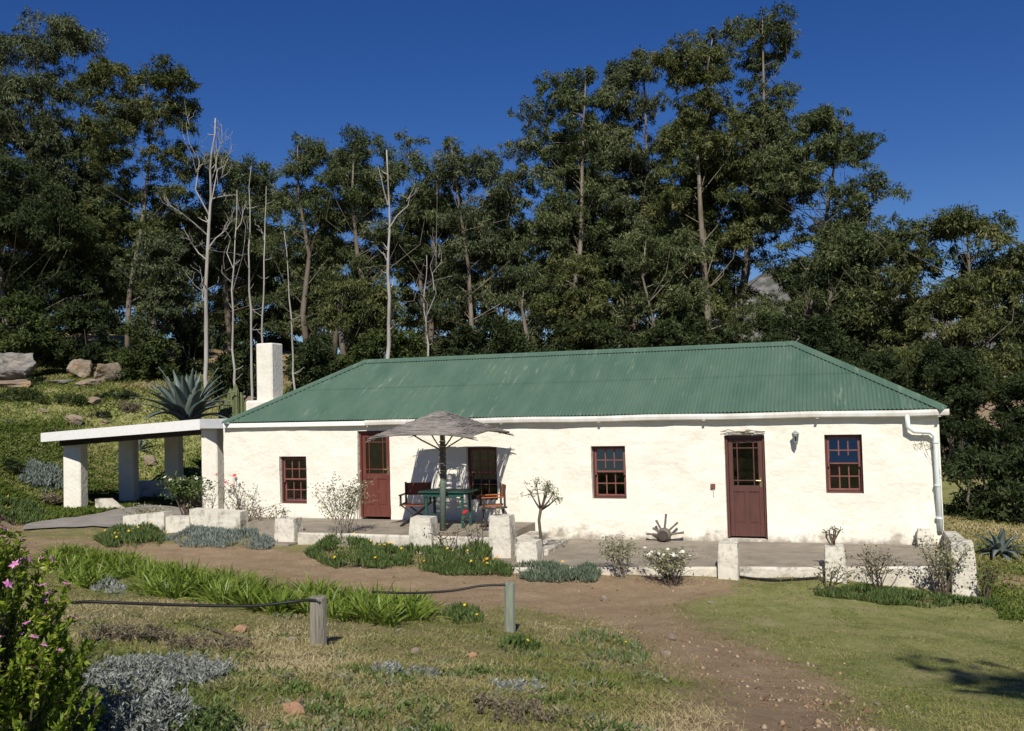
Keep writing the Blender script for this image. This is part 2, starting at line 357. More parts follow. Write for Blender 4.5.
# ------------------------------------------------------------------ terrain
CP = np.array([
 (-6.4, -2.45, -.10), (-4.4, -2.4, -.13), (-9.3, -2.2, .04), (-1.3, -3.5, -.22), (1.6, -3.1, -.27), (3.6, -2.8, -.52), (4.6, 0, -.16), (5, 3, -.14), (8, 2, -.25), (4.6, -3.6, -.52),
 (2, -5, -.34), (-2, -5.5, -.22), (-6, -5, -.12), (-10, -4.5, .0), (-13, -3, .06), (-15.5, -2, .16), (-17.7, 1, .18), (-18, -2.5, .5), (-14, -7, .25), (-10, -7.5, .15),
 (-6, -8, .18), (-3, -8.5, .2), (0, -8, .02), (3, -8, -.12), (6, -8, -.2), (-3.7, -10.7, .5), (-.5, -11, .42), (3, -11.5, .5), (-7, -11, .55), (0, -14.3, 1.08), (-3, -14.3, 1.0), (3, -14.3, 1.12), (1.7, -19, 1.3), (-6, -17, 1.3), (8, -18, 1.3),
 (-12, -14, .9), (-13, 3, -.15), (-16, 4.5, -.25), (-14, 6.5, -.05), (-19.3, 2.2, .5), (-19.5, 6, .55), (-17.5, 8, .75), (-20, 10, 1.7), (-15, 10, 1.5), (-23, 12, 2.7), (-31, 14, 4.5), (-26, 8, 2.3), (-24, 1, 1.7), (-28, 0, 2.6), (-20, -1, .9), (-20, -8, .8),
 (-5, 9, .4), (3, 9, -.1), (0, 18, .8), (-12, 18, 2.4), (-22, 22, 4.2), (-35, 25, 6.5), (14, 12, -.3), (15, 25, 0), (0, 35, 1.6), (-20, 38, 4.5), (-45, 30, 8), (20, -5, -.6), (25, 40, .5), (-70, 60, 7), (0, 90, 1), (60, 60, 0), (60, -30, -1), (-60, -40, 4), (0, -60, 3), (-45, -5, 7), (90, 0, -2)], float)
CP = np.concatenate([CP, [onD(20, 391, 38), onD(90, 391, 38.5), onD(150, 391, 38), onD(60, 428, 32), onD(20, 436, 30), onD(130, 425, 33), onD(60, 380, 43), onD(-20, 385, 40)]])
def _tps(P):
    n = len(P); d = np.linalg.norm(P[:, None, :2] - P[None, :, :2], axis=2); K = np.where(d > 0, d * d * np.log(d + 1e-12), 0) + np.eye(n) * 1.2
    A = np.zeros((n + 3, n + 3)); A[:n, :n] = K; A[:n, n] = 1; A[:n, n + 1:] = P[:, :2]; A[n:, :n] = A[:n, n:].T
    return np.linalg.solve(A, np.concatenate([P[:, 2], [0, 0, 0]]))
_W = _tps(CP)
def gz0(x, y):
    x = np.asarray(x, float); y = np.asarray(y, float); sh = x.shape; x = x.ravel(); y = y.ravel(); o = np.empty(len(x))
    cx = np.clip(x, -75, 70); cy = np.clip(y, -50, 92)
    for i in range(0, len(x), 20000):
        a, b = cx[i:i + 20000], cy[i:i + 20000]
        d2 = (a[:, None] - CP[:, 0]) ** 2 + (b[:, None] - CP[:, 1]) ** 2
        o[i:i + 20000] = (.5 * d2 * np.log(d2 + 1e-12)) @ _W[:-3] + _W[-3] + _W[-2] * a + _W[-1] * b
    dx = np.maximum(np.maximum(-20.9 + .75 * np.clip(3.4 - y, 0, 6) - x, x + 12.0), 0); dy = np.maximum(np.maximum(-2.6 - y, y - 7.3), 0)
    o = np.minimum(o, -.04 - .03 * np.clip(y - 1, 0, 6) + .05 * np.clip(1 - y, 0, 4) + .6 * np.hypot(dx, dy))
    o = o + (fbm(x, y, .9, 2, 3) - .5) * .10 + (fbm(x, y, .22, 5, 2) - .5) * .18 + (fbm(x, y, 2.9, 8, 2) - .5) * .05
    return o.reshape(sh)
LOWF = [(-4.3, -3.62), (3.42, -2.36), (3.42, 0), (-4.3, 0)]          # front edge of the lower terrace
def lowy(x): return -3.62 + (x + 4.3) * (1.26 / 7.72)
def inside(x, y):
    a = (x > -12.3) & (x < 3.7) & (y > -.2) & (y < 5.6)
    b = (x > -12.1) & (x < -4.3) & (y > np.where(x < -9.8, -.9, -2.15)) & (y < .1)
    c = (x > -4.4) & (x < 3.6) & (y > lowy(x) + .12) & (y < .1)
    return a | b | c
def gz(x, y):
    z = gz0(x, y); x = np.asarray(x, float); y = np.asarray(y, float)
    return np.where(inside(x, y), np.minimum(z, -.3), z)
def g1(x, y): return float(gz(np.array([x]), np.array([y]))[0])
def at(px, py, near=3.):
    d = ray(px, py); t = np.concatenate([np.arange(near, 30, .03), np.arange(30, 140, .15)])
    P = CAM + d * t[:, None]; h = P[:, 2] - gz0(P[:, 0], P[:, 1]); i = np.argmax(h < 0)
    if not (h < 0).any(): i = len(t) - 1
    p = P[i]; p[2] = g1(p[0], p[1]); return p
def inpoly(x, y, poly):
    r = np.zeros(x.shape, bool); n = len(poly)
    for i in range(n):
        (xa, ya), (xb, yb) = poly[i], poly[(i + 1) % n]
        c = ((ya > y) != (yb > y)) & (x < (xb - xa) * (y - ya) / (yb - ya + 1e-12) + xa); r ^= c
    return r
def plan(pxs): return [tuple(at(*p)[:2]) for p in pxs]
DIRT = plan([(-60, 545), (60, 538), (95, 541), (270, 547), (300, 553), (330, 560), (420, 570), (560, 575), (600, 572), (640, 574), (728, 579), (748, 588), (705, 600), (660, 606), (710, 634), (810, 664), (860, 696), (940, 760), (640, 760), (690, 690), (650, 650), (600, 622), (520, 604), (430, 612), (400, 600), (250, 572), (100, 552), (-60, 556)])
LAWN = plan([(735, 585), (1100, 570), (1100, 760), (910, 760), (800, 668), (740, 630), (690, 606)])
SIDE1 = plan([(972, 578), (1000, 570), (1150, 568), (1150, 604), (1010, 598)]); SIDE2 = plan([(935, 529), (1150, 529), (1150, 548), (960, 546)])
HGRASS = plan([(-100, 385), (60, 385), (230, 395), (230, 470), (60, 480), (0, 530), (-100, 560)])
def blurmask(x, y, poly, r=.35):
    m = 0
    for k in range(8): m = m + inpoly(x + r * cos(k * pi / 4), y + r * sin(k * pi / 4), poly)
    return (m + inpoly(x, y, poly)) / 9.
def masks(x, y):
    d = blurmask(x, y, DIRT, .45); g = np.maximum(blurmask(x, y, LAWN, .5), blurmask(x, y, HGRASS, 1.) * .75)
    d = np.maximum(d, .75 * blurmask(x, y, SIDE1, .4)); d = np.maximum(d, .62 * blurmask(x, y, SIDE2, .6))
    back = ((x > 4.2) & (y > -4)) * .8
    g = np.maximum(g, back); g = np.maximum(g, .22 + .35 * (fbm(x, y, .5, 9, 2) - .5))
    forest = np.clip((y - (10 + np.maximum(-x - 5, 0) * .25)) / 6, 0, 1)
    d = np.maximum(d, forest * .75)
    d = np.maximum(d, np.exp(-((x + 18.) ** 2 / 5 + (y + 1.2) ** 2 / 4)) * .7)
    return d, g
def axis(fine0, fine1, step, lim0, lim1):
    a = list(np.arange(fine0, fine1, step)); s = step; v = fine1
    while v < lim1: a.append(v); s *= 1.13; v += s
    a.append(lim1); s = step; v = fine0 - step; b = []
    while v > lim0: b.append(v); s *= 1.13; v -= s
    b.append(lim0); return np.array(b[::-1] + a)
gx = axis(-20, 7, .1, -900, 900); gy = axis(-16, 4, .1, -500, 1400)
GX, GY = np.meshgrid(gx, gy); GZ = gz(GX, GY)
V = np.stack([GX, GY, GZ], 2).reshape(-1, 3); nx = len(gx); ny = len(gy)
I = (np.arange(ny - 1)[:, None] * nx + np.arange(nx - 1)[None]).ravel()
F = np.stack([I, I + 1, I + nx + 1, I + nx], 1)
ground = link('ground', V, F, MT['ground'], smooth=True); tag(ground, kind='structure')
md, mg = masks(V[:, 0], V[:, 1])
for n, v in (('dirt', md), ('green', mg)):
    a = ground.data.attributes.new(n, 'FLOAT', 'POINT'); a.data.foreach_set('value', v.astype(np.float32))

# rocky mountainside glimpsed between the trees
def mountain():
    xs = np.linspace(-80, 80, 90); ys = np.linspace(0, 120, 50); c = onD(785, 300, 260)
    X, Y = np.meshgrid(xs, ys); h = 38 * np.exp(-(X / 60) ** 2) * np.exp(-((Y - 60) / 42) ** 2) + 16 * (fbm(X, Y, .045, 4, 5) - .45) * np.exp(-(X / 80) ** 2)
    V = np.stack([X + c[0], Y + c[1], np.maximum(h, -3) + 6], 2).reshape(-1, 3); I = (np.arange(49)[:, None] * 90 + np.arange(89)).ravel()
    tag(link('mountain', V, np.stack([I, I + 1, I + 91, I + 90], 1), MT['rock_grey_far'], origin=(c[0], c[1], 0)), kind='structure')
MT['rock_grey_far'] = mat('grey mountain rock', (.20, .19, .185), (.06, .065, .05), .25, .95, 1., .8, .1, c3=(.26, .23, .20), s3=.3)
mountain()

# ------------------------------------------------------------------ the cottage
XL, XR = -12.22, 3.58
cot = thing('cottage', (-4.3, 0, 0), 'long low whitewashed cottage with a green corrugated iron roof and red brown doors', 'cottage')
OPEN = [(-8.59, -7.78, .20, 2.23), (-10.67, -9.94, .55, 1.66), (-5.92, -5.2, .69, 1.84), (-3.1, -2.37, .74, 1.84), (-.36, .42, -.03, 2.03), (1.54, 2.22, .89, 2.02)]
def front_wall():
    def snap(a, b, st, ex):
        v = sorted(set(ex + [a, b])); o = []
        for p, q in zip(v[:-1], v[1:]): o += list(np.linspace(p, q, max(1, int(round((q - p) / st))), endpoint=False))
        return np.array(o + [b])
    xs = snap(XL, XR, .11, [v for o in OPEN for v in o[:2]]); zs = snap(-.6, 2.42, .11, [v for o in OPEN for v in o[2:]])
    X, Z = np.meshgrid(xs, zs); Y = (fbm(X, Z * 1.2, .8, 1, 4) - .5) * .10 + (fbm(X, Z * 1.3, 3.0, 6, 3) - .5) * .030
    Y = Y - .03 * np.clip((.5 - Z) / 1.0, 0, 1)
    nx = len(xs); n = X.size; V = np.concatenate([np.stack([X, Y, Z], 2).reshape(-1, 3), np.stack([X, 0 * X + .42, Z], 2).reshape(-1, 3)])
    hole = np.zeros((len(zs) - 1, nx - 1), bool)
    for i in range(len(zs) - 1):
        for j in range(nx - 1):
            cx, cz = (xs[j] + xs[j + 1]) / 2, (zs[i] + zs[i + 1]) / 2
            hole[i, j] = any(o[0] < cx < o[1] and o[2] < cz < o[3] for o in OPEN)
    F = []
    for i in range(len(zs) - 1):
        for j in range(nx - 1):
            a = i * nx + j
            if hole[i, j]: continue
            F.append((a, a + 1, a + nx + 1, a + nx)); F.append((n + a, n + a + nx, n + a + nx + 1, n + a + 1))
            for (di, dj, p, q) in ((-1, 0, a, a + 1), (1, 0, a + nx + 1, a + nx), (0, -1, a + nx, a), (0, 1, a + 1, a + nx + 1)):
                ii, jj = i + di, j + dj
                if not (0 <= ii < len(zs) - 1 and 0 <= jj < nx - 1) or hole[ii, jj]: F.append((q, p, p + n, q + n))
    m = MB(); m.add(V, F)
    m.box(XL, XL + .4, .425, 5.3, -.6, 2.42); m.box(XR - .4, XR, .425, 5.3, -.6, 2.42); m.box(XL + .4, XR - .4, 4.9, 5.3, -.6, 2.42)
    o = m.build('wall', 'plaster_wall', cot); return o
def wallmat():
    m = mat('old lime plaster', (.745, .70, .585), (.80, .765, .665), 2.5, .92, .5, 9, .12, stretch=(1, 1, 1.35), c3=(.54, .46, .34), s3=1.9, t3=(.58, .78))
    N, L = nodes(m); b = N['Principled BSDF']; old = b.inputs['Base Color'].links[0].from_socket
    tc = N.new('ShaderNodeTexCoord'); sp = N.new('ShaderNodeSeparateXYZ'); L.new(tc.outputs['Object'], sp.inputs[0])
    n = N.new('ShaderNodeTexNoise'); n.inputs['Scale'].default_value = 3.2; n.inputs['Detail'].default_value = 7; n.inputs['Roughness'].default_value = .68; L.new(tc.outputs['Object'], n.inputs[0])
    mp = N.new('ShaderNodeMapRange'); mp.inputs[1].default_value = .55; mp.inputs[2].default_value = -.1; mp.inputs[3].default_value = -.3; mp.inputs[4].default_value = .30; L.new(sp.outputs[2], mp.inputs[0])
    ad = N.new('ShaderNodeMath'); L.new(mp.outputs[0], ad.inputs[0]); L.new(n.outputs[0], ad.inputs[1])
    r = N.new('ShaderNodeValToRGB'); r.color_ramp.elements[0].position = .60; r.color_ramp.elements[1].position = .82; L.new(ad.outputs[0], r.inputs[0])
    mx = N.new('ShaderNodeMix'); mx.data_type = 'RGBA'; L.new(r.outputs[0], mx.inputs[0]); L.new(old, mx.inputs[6]); mx.inputs[7].default_value = (.36, .32, .255, 1)
    m2 = N.new('ShaderNodeMapping'); m2.inputs['Scale'].default_value = (1.1, 1, 3.6); L.new(tc.outputs['Object'], m2.inputs[0])
    n4 = N.new('ShaderNodeTexNoise'); n4.inputs['Scale'].default_value = 2.1; n4.inputs['Detail'].default_value = 9; n4.inputs['Roughness'].default_value = .72; L.new(m2.outputs[0], n4.inputs[0])
    r4 = N.new('ShaderNodeValToRGB'); r4.color_ramp.elements[0].position = .66; r4.color_ramp.elements[1].position = .72; L.new(n4.outputs[0], r4.inputs[0])
    m4 = N.new('ShaderNodeMix'); m4.data_type = 'RGBA'; L.new(r4.outputs[0], m4.inputs[0]); L.new(mx.outputs[2], m4.inputs[6]); m4.inputs[7].default_value = (.40, .31, .20, 1)
    L.new(m4.outputs[2], b.inputs['Base Color']); return m
MT['plaster_wall'] = wallmat()
front_wall()
MB().box(XL + .4, XR - .4, .43, 4.9, -.32, -.2).build('room_floor', 'dark', cot)
MB().box(XL + .02, XR - .02, .02, 5.28, 2.425, 2.45).build('ceiling', 'rooffloor', cot)
# corrugated roof
EX0, EX1, EY0, EY1, EZ = -12.12, 3.72, -.15, 5.5, 2.49
RX0, RX1, RY, RZ = -9.75, .97, 2.63, 3.96
def roof():
    amp, pitch, n = .015, .076, 4; V = []; F = []
    def strip(o, du, dv, L, ta, tb):
        """o corner, du along the eave, dv up the slope (full height), hips at ta (from start) and tb (from end)"""
        o, du, dv = map(lambda v: np.array(v, float), (o, du, dv)); nrm = np.cross(du, dv); nrm /= np.linalg.norm(nrm)
        u = np.arange(0, L + 1e-6, pitch / n); base = len(V)
        for x in u:
            top = min(1, x / ta if ta else 1, (L - x) / tb if tb else 1); top = max(top, .001)
            off = nrm * amp * cos(2 * pi * x / pitch)
            lap = min(.5, top); wob = nrm * .006 * (vn(x, 0, 1.3, 3) - .5)
            V.append(o + du * x + off + wob); V.append(o + du * x + dv * lap + off + nrm * .001); V.append(o + du * x + dv * lap - unit(dv) * .02 + off + nrm * (.005 + .004 * vn(x // .76, 1, 3.1, 4))); V.append(o + du * x + dv * top + off)
        for i in range(len(u) - 1):
            a = base + 4 * i
            F.append((a, a + 4, a + 5, a + 1)); F.append((a + 2, a + 6, a + 7, a + 3))
    h = RZ - EZ
    strip((EX0, EY0, EZ), (1, 0, 0), (0, RY - EY0, h), EX1 - EX0, RX0 - EX0, EX1 - RX1)
    strip((EX1, EY1, EZ), (-1, 0, 0), (0, RY - EY1, h), EX1 - EX0, EX1 - RX1, RX0 - EX0)
    strip((EX1, EY0, EZ), (0, 1, 0), (RX1 - EX1, 0, h), EY1 - EY0, RY - EY0, EY1 - RY)
    strip((EX0, EY1, EZ), (0, -1, 0), (RX0 - EX0, 0, h), EY1 - EY0, EY1 - RY, RY - EY0)
    r = link('roof', V, F, MT['roof'], cot, True)
    m = MB()
    for a, b in (((RX0 - .05, RY, RZ), (RX1 + .05, RY, RZ)), ((RX0, RY, RZ), (EX0, EY0, EZ)), ((RX1, RY, RZ), (EX1, EY0, EZ)), ((RX0, RY, RZ), (EX0, EY1, EZ)), ((RX1, RY, RZ), (EX1, EY1, EZ))):
        a = np.array(a) + [0, 0, .01]; b = np.array(b) + [0, 0, .01]
        # folded flashing: roll with two wings
        d = unit(b - a); s = unit(np.cross(d, [0, 0, 1.])); dn = np.array([0, 0, -1.])
        P = []
        for c in (a, b): P += [c + s * .17 + dn * (.075 if abs(d[2]) < .05 else .045), c + s * .035 + dn * .0, c + [0, 0, .028], c - s * .035, c - s * .17 + dn * (.075 if abs(d[2]) < .05 else .045)]
        m.add(P, [(i, i + 1, i + 6, i + 5) for i in range(4)])
    m.build('ridge_cap', 'roof', r)
roof()
# gutter: open half-round profile with brackets, plus fascia board
def gutter(x0, x1):
    prof = [(-.20, .05), (-.205, 0.0), (-.19, -.055), (-.155, -.075), (-.11, -.07), (-.085, -.04), (-.08, .03), (-.09, .03), (-.095, -.035), (-.115, -.06), (-.152, -.064), (-.18, -.048), (-.193, 0), (-.188, .05)]
    V = []; F = []; k = len(prof)
    xs = np.linspace(x0, x1, 16)
    for i, x in enumerate(xs): V += [(x, a + .015, 2.425 + b + .008 * sin(i * 1.7)) for a, b in prof]
    for i in range(len(xs) - 1):
        for j in range(k): F.append((i * k + j, i * k + (j + 1) % k, (i + 1) * k + (j + 1) % k, (i + 1) * k + j))
    F += [tuple(range(k)), tuple(range((len(xs) - 1) * k, len(xs) * k))[::-1]]
    return V, F
V, F = gutter(-8.3, 3.74); gu = link('gutter', V, F, MT['gutter'], cot)
m = MB()
for x in np.arange(-7.2, 3.6, 2.15): MB().box(x, x + .05, -.19, -.03, 2.337, 2.345).build('bracket', 'gutter', gu)
MB().box(-12.14, -8.32, -.13, -.05, 2.35, 2.46, bev=.012).build('fascia', 'white', cot)
# downpipe with swan neck
m = MB(); P = [onY(907, 414, -.14), onY(908, 427, -.14), onY(914, 431, -.13), onY(930, 432, -.09), onY(935, 436, -.085), onY(937, 470, -.085), (3.52, -.085, .22)]
m.tube(P, .045, 10); dp = m.build('downpipe', 'pipe', cot, True)
m = MB()
for z in (1.85, 1.05, .45): MB().tube([(3.50, -.085, z), (3.505, -.085, z + .035)], .06, 10).build('clip', 'pipe', dp)
# chimney stack behind the left hip
cb = onY(271, 400, 3.4); m = MB()
m.box(cb[0] - .27, cb[0] + .25, 3.1, 3.65, 3.0, 4.6, bev=.03); m.box(cb[0] - .55, cb[0] + .45, 2.95, 3.9, 1.2, 3.02, bev=.05)
ch = m.build('chimney', 'plaster2c', cot) if False else None
MT['chim'] = mat('sooty whitewash', (.74, .70, .61), (.66, .62, .53), 4, .9, .4, 12, .15, c3=(.33, .28, .22), s3=2.6, t3=(.62, .78))
ch = m.build('chimney', 'chim', cot)

# ---- windows and doors
def frame(m, x0, x1, z0, z1, y0, y1, t, bev=.006):
    m.box(x0, x0 + t, y0, y1, z0, z1, bev=bev); m.box(x1 - t, x1, y0, y1, z0, z1, bev=bev)
    m.box(x0 + t + .001, x1 - t - .001, y0, y1, z1 - t, z1, bev=bev); m.box(x0 + t + .001, x1 - t - .001, y0, y1, z0, z0 + t, bev=bev)
def sash(parent, x0, x1, z0, z1, y, nx=3, nz=2, tilt=0.):
    m = MB(); t = .042; frame(m, x0, x1, z0, z1, y, y + .04, t)
    for i in range(1, nx): c = x0 + t + (x1 - x0 - 2 * t) * i / nx; m.box(c - .011, c + .011, y + .008, y + .034, z0 + t, z1 - t)
    for i in range(1, nz): c = z0 + t + (z1 - z0 - 2 * t) * i / nz; m.box(x0 + t, x1 - t, y + .006, y + .032, c - .011, c + .011)
    s = m.build('sash', 'sash', parent)
    q = MB(); q.box(x0 + t * .8, x1 - t * .8, y + .018, y + .022, z0 + t * .8, z1 - t * .8); zm = (z0 + z1) / 2; q.V = [(a_, b_ + (c_ - zm) * tilt, c_) for a_, b_, c_ in q.V]
    q.build('pane', 'glass', parent)
    return s
def window(o, label, curtain=False, tilt=0.):
    x0, x1, z0, z1 = o; m = MB(); y = .10
    frame(m, x0 + .004, x1 - .004, z0 + .004, z1 - .004, y, y + .16, .034)
    f = m.build('window', 'doorbrown', cot)
    f['label'] = label
    a, b = x0 + .04, x1 - .04; zc = (z0 + z1) / 2 + .01
    sash(f, a, b, zc - .02, z1 - .04, y + .025, tilt=tilt)
    sash(f, a, b, z0 + .04, zc + .02, y + .085)
    for q in (a, b - .04): MB().box(q, q + .04, y + .02, y + .06, zc - .075, zc - .021, bev=.008).build('horn', 'sash', f)
    if curtain:
        V = []; F = []; n = 30
        for side in (0, 1):
            w = .17; s0 = a - .02 if side == 0 else b + .02 - w; base = len(V)
            for i in range(n + 1):
                x = s0 + w * i / n; yy = .36 + .018 * sin(i * 1.7); V += [(x, yy, z0), (x, yy, z1)]
            for i in range(n): k = base + 2 * i; F.append((k, k + 2, k + 3, k + 1))
        link('curtain', V, F, MT['curtain'], f, True)
window(OPEN[1], 'small sash window with pale curtains, left of the red brown door', True)
window(OPEN[2], 'sash window in the shadow of the brushwood umbrella')
window(OPEN[3], 'sash window alone on the sunlit middle of the wall', tilt=.06)
window(OPEN[5], 'sash window near the downpipe reflecting blue sky', tilt=.10)
def door(o, label, m_, y=.13, lift=0.):
    x0, x1, z0, z1 = o; m = MB(); t = .055
    m.box(x0 + .01, x0 + t, y - .02, y + .12, z0 + lift, z1 - .012, bev=.006); m.box(x1 - t, x1 - .01, y - .02, y + .12, z0 + lift, z1 - .012, bev=.006)
    m.box(x0 + t + .001, x1 - t - .001, y - .02, y + .12, z1 - .07, z1 - .012, bev=.006)
    a, b, zb, zt = x0 + t + .006, x1 - t - .006, z0 + lift + .012, z1 - .075
    st = .085; h = zt - zb; g0 = zb + h * .52; p1 = zb + h * .455; p0 = zb + h * .12
    L = y + .02
    m.box(a, a + st, L, L + .045, zb, zt, bev=.004); m.box(b - st, b, L, L + .045, zb, zt, bev=.004)
    for q0, q1 in ((zt - .085, zt), (p1 - .0, g0), (zb, p0)): m.box(a + st + .001, b - st - .001, L, L + .045, q0, q1, bev=.004)
    mid = (a + b) / 2; m.box(mid - .04, mid + .04, L, L + .045, p0 + .001, p1 - .001)
    for q0, q1 in ((a + st, mid - .04), (mid + .04, b - st)):
        m.box(q0 - .003, q1 + .003, L + .018, L + .03, p0 - .003, p1 + .003)
        m.box(q0 + .03, q1 - .03, L + .008, L + .019, p0 + .05, p1 - .05, bev=.005)
    d = m.build('door', m_, cot); d['label'] = label
    q0, q1, r0, r1 = a + st, b - st, g0, zt - .085; m = MB(); gw = .02
    for c in (q0 + .085, q1 - .085): m.box(c - gw / 2, c + gw / 2, L + .008, L + .036, r0, r1)
    for c in (r0 + .10, r1 - .10): m.box(q0, q1, L + .006, L + .034, c - gw / 2, c + gw / 2)
    m.build('glazing_bar', m_, d)
    MB().box(q0 - .004, q1 + .004, L + .018, L + .022, r0 - .004, r1 + .004).build('pane', 'glass', d)
    m = MB(); hx = b - .045; hz = zb + h * .56
    m.box(hx - .022, hx + .022, L - .008, L - .001, hz - .11, hz + .08, bev=.003); m.tube([(hx, L - .008, hz + .02), (hx, L - .05, hz + .02), (hx - .09, L - .055, hz + .025)], .011, 6)
    m.build('handle', 'brass', d); return d
door(OPEN[0], 'red brown half glazed door on the raised terrace', 'doorred', .10, .06)
door(OPEN[4], 'dull brown half glazed door with brass handle on the lower terrace', 'doorbrown', .12, .03)

# ------------------------------------------------------------------ terraces, steps, drive
def slab(name, poly, z0, zt, m_, label=None):
    o = MB().prism(poly, z0, zt).build(name, m_); tag(o, label, kind='structure'); return o
UF = .235
slab('upper_terrace', [(-12.0, -.95), (-9.75, -.95), (-9.75, -2.2), (-4.36, -2.36), (-4.36, -.035), (-12.0, -.035)], -.62, UF, 'concrete')
slab('lower_terrace', [(-4.35, -3.6), (3.40, -2.36), (3.40, -.04), (-4.35, -.04)], -.75, [-.10, -.045, -.045, -.10], 'concrete')
# whitewashed edging along the two terrace fronts (faces of the terraces)
def edging(name, pts, y_t, zt, label):
    m = MB(); n = 34; V = []; F = []
    (xa, ya), (xb, yb) = pts
    for i in range(n + 1):
        f = i / n; x = xa + (xb - xa) * f; y = ya + (yb - ya) * f; z = (zt[0] + (zt[1] - zt[0]) * f) + (vn(x, 0, 3, 5) - .5) * .022; b = (vn(x, 3, 2.4, 8) - .5) * .05
        V += [(x, y + y_t, -.7), (x, y + y_t, z), (x, y + .02 + b * .3, z + .004), (x, y - .012 + b, z - .03), (x, y - .02 + b * 1.2, (z - .7) / 2), (x, y - .04 + b, -.7)]
    for i in range(n):
        for k in range(5): a = i * 6 + k; F.append((a, a + 6, a + 7, a + 1))
    F += [tuple(range(6)), tuple(range(n * 6, n * 6 + 6))[::-1]]
    o = link(name, V, F, MT['edging'], origin=((xa + xb) / 2, (ya + yb) / 2, -.2)); return o
def edgemat():
    m = mat('stained whitewash', (.62, .58, .49), (.45, .41, .33), 4, .92, .6, 16, .12, c3=(.17, .15, .125), s3=2.4, t3=(.52, .68)); return m
MT['edging'] = edgemat()
e1 = edging('retaining_wall', ((-8.75, -2.29), (-4.37, -2.38)), .075, (UF + .012, UF + .012), ''); tag(e1, 'low stained white retaining wall under the raised terrace with the umbrella', 'wall')
e2 = edging('retaining_wall', ((-4.3, -3.62), (3.36, -2.38)), .075, (-.09, -.035), ''); tag(e2, 'long low mottled retaining wall under the lower terrace by the lawn', 'wall')
# steps
for k, (xa, xb, z, lab) in enumerate(((-4.34, -3.92, .12, 'upper white edged concrete step beside the raised terrace'), (-3.9, -3.45, .015, 'lower white edged concrete step down to the lower terrace'))):
    m = MB(); m.box(xa, xb, -2.25 + .12 * k, -.5, -.5, z, bev=.02); o = m.build('step', 'edging', None, False, ((xa + xb) / 2, -1.3, -.1)); tag(o, lab, 'step', 'steps between the terraces')
a = at(285, 543); o = MB().box(-9.6, -8.78, -2.62, -2.25, -.35, .06, bev=.02).build('step', 'concrete', None, False, (-9.2, -2.4, 0)); tag(o, 'bare concrete step between the white block and the white rose', 'step')
# low square pillars on the terrace fronts
def pillar(name, x, y, w, d, z0, z1, label, rz=.0, m_='plaster2', slope=0):
    m = MB(); n = 5; V = []; F = []; hs = np.linspace(z0, z1, n)
    for i, h in enumerate(hs):
        for (sx, sy) in ((-1, -1), (-.9, -1.04), (.9, -1.04), (1, -1), (1.03, -.9), (1.03, .9), (1, 1), (-1, 1)):
            j = (vn(x + sx * 3, h + sy * 2, 3, 3) - .5) * .02; ins = .02 if i == n - 1 else 0
            V.append((sx * (w / 2 - ins + j), sy * (d / 2 - ins + j), h + (0 if i < n - 1 else (vn(x + sx, y + sy, 2, 4) - .5) * .02 + slope * sx)))
    for i in range(n - 1):
        for k in range(8): F.append((i * 8 + k, i * 8 + (k + 1) % 8, i * 8 + 8 + (k + 1) % 8, i * 8 + 8 + k))
    F.append(tuple(range((n - 1) * 8, n * 8))); c, s = cos(rz), sin(rz)
    V = [(x + a * c - b * s, y + a * s + b * c, h) for a, b, h in V]
    o = link(name, V, F, MT[m_], None, False, None, (x, y, z0)); return tag(o, label, 'pillar', 'low square pillars along the terraces')
def ppil(pxl, pxr, pt, Y, zb, label, d=.36):
    a, b = onY(pxl, pt, Y), onY(pxr, pt, Y); pillar('low_pillar', (a[0] + b[0]) / 2, Y + d / 2, (b[0] - a[0]) * .94, d, zb, (a[2] + b[2]) / 2, label)
ppil(408, 431, 518, -2.52, -.5, 'short blocky white pillar in front of the green umbrella post')
ppil(487, 510, 516, -2.52, -.5, 'tall white pillar with a small potted plant beside the orange chair')
ppil(273, 294, 519, -2.35, -.4, 'small white block pillar left of the concrete step and white rose')
ppil(716, 738, 544, -3.12, -.6, 'white pillar with dark stain in front of the brown door')
ppil(823, 845, 547, -2.86, -.6, 'white pillar topped by a bare pink stemmed succulent, left of the right hand window')
ppil(515, 537, 542, -2.9, -.5, 'lowest rough white block at the foot of the steps, beside the pruned tree', .4)
# end wall and pier at the right
m = MB(); m.prism([(3.45, -2.3), (3.70, -2.3), (3.78, -.02), (3.57, -.02)], -.8, [.38, .38, .22, .22]); ew = m.build('end_wall', 'plaster2', None, False, (3.6, -1.2, -.4)); tag(ew, 'low sloping white wall closing the right end of the lower terrace', 'wall')
pillar('end_pier', 3.59, -2.47, .36, .34, -.9, .40, 'tall white end pier of the terrace wall with flat top, rightmost of all')['category'] = 'pier'
o = pillar('plaster_block', 3.22, -.24, .24, .3, -.1, .28, 'small white block against the cottage wall under the downpipe'); o['category'] = 'block'; del o['group']
# garden wall pieces before the carport
def gwall(pa, pb, ptop, Y, lab, pt2=None, d=.3):
    a, b = onY(pa, ptop, Y), onY(pb, pt2 or ptop, Y)
    V = MB().prism([(a[0], Y), (b[0], Y), (b[0], Y + d), (a[0], Y + d)], -.4, [a[2], b[2], b[2], a[2]]).build('garden_wall', 'plaster2', None, False, ((a[0] + b[0]) / 2, Y, 0)); tag(V, lab, 'wall', 'low white garden walls before the carport')
gwall(123, 164, 516, -1.3, 'low white garden wall stub at the edge of the concrete drive', 512)
gwall(164.3, 189, 517, -1.25, 'lowest middle piece of white garden wall below the white flowered shrub')
gwall(189.3, 240, 509, -1.2, 'long low white garden wall behind the rose bushes', 512)
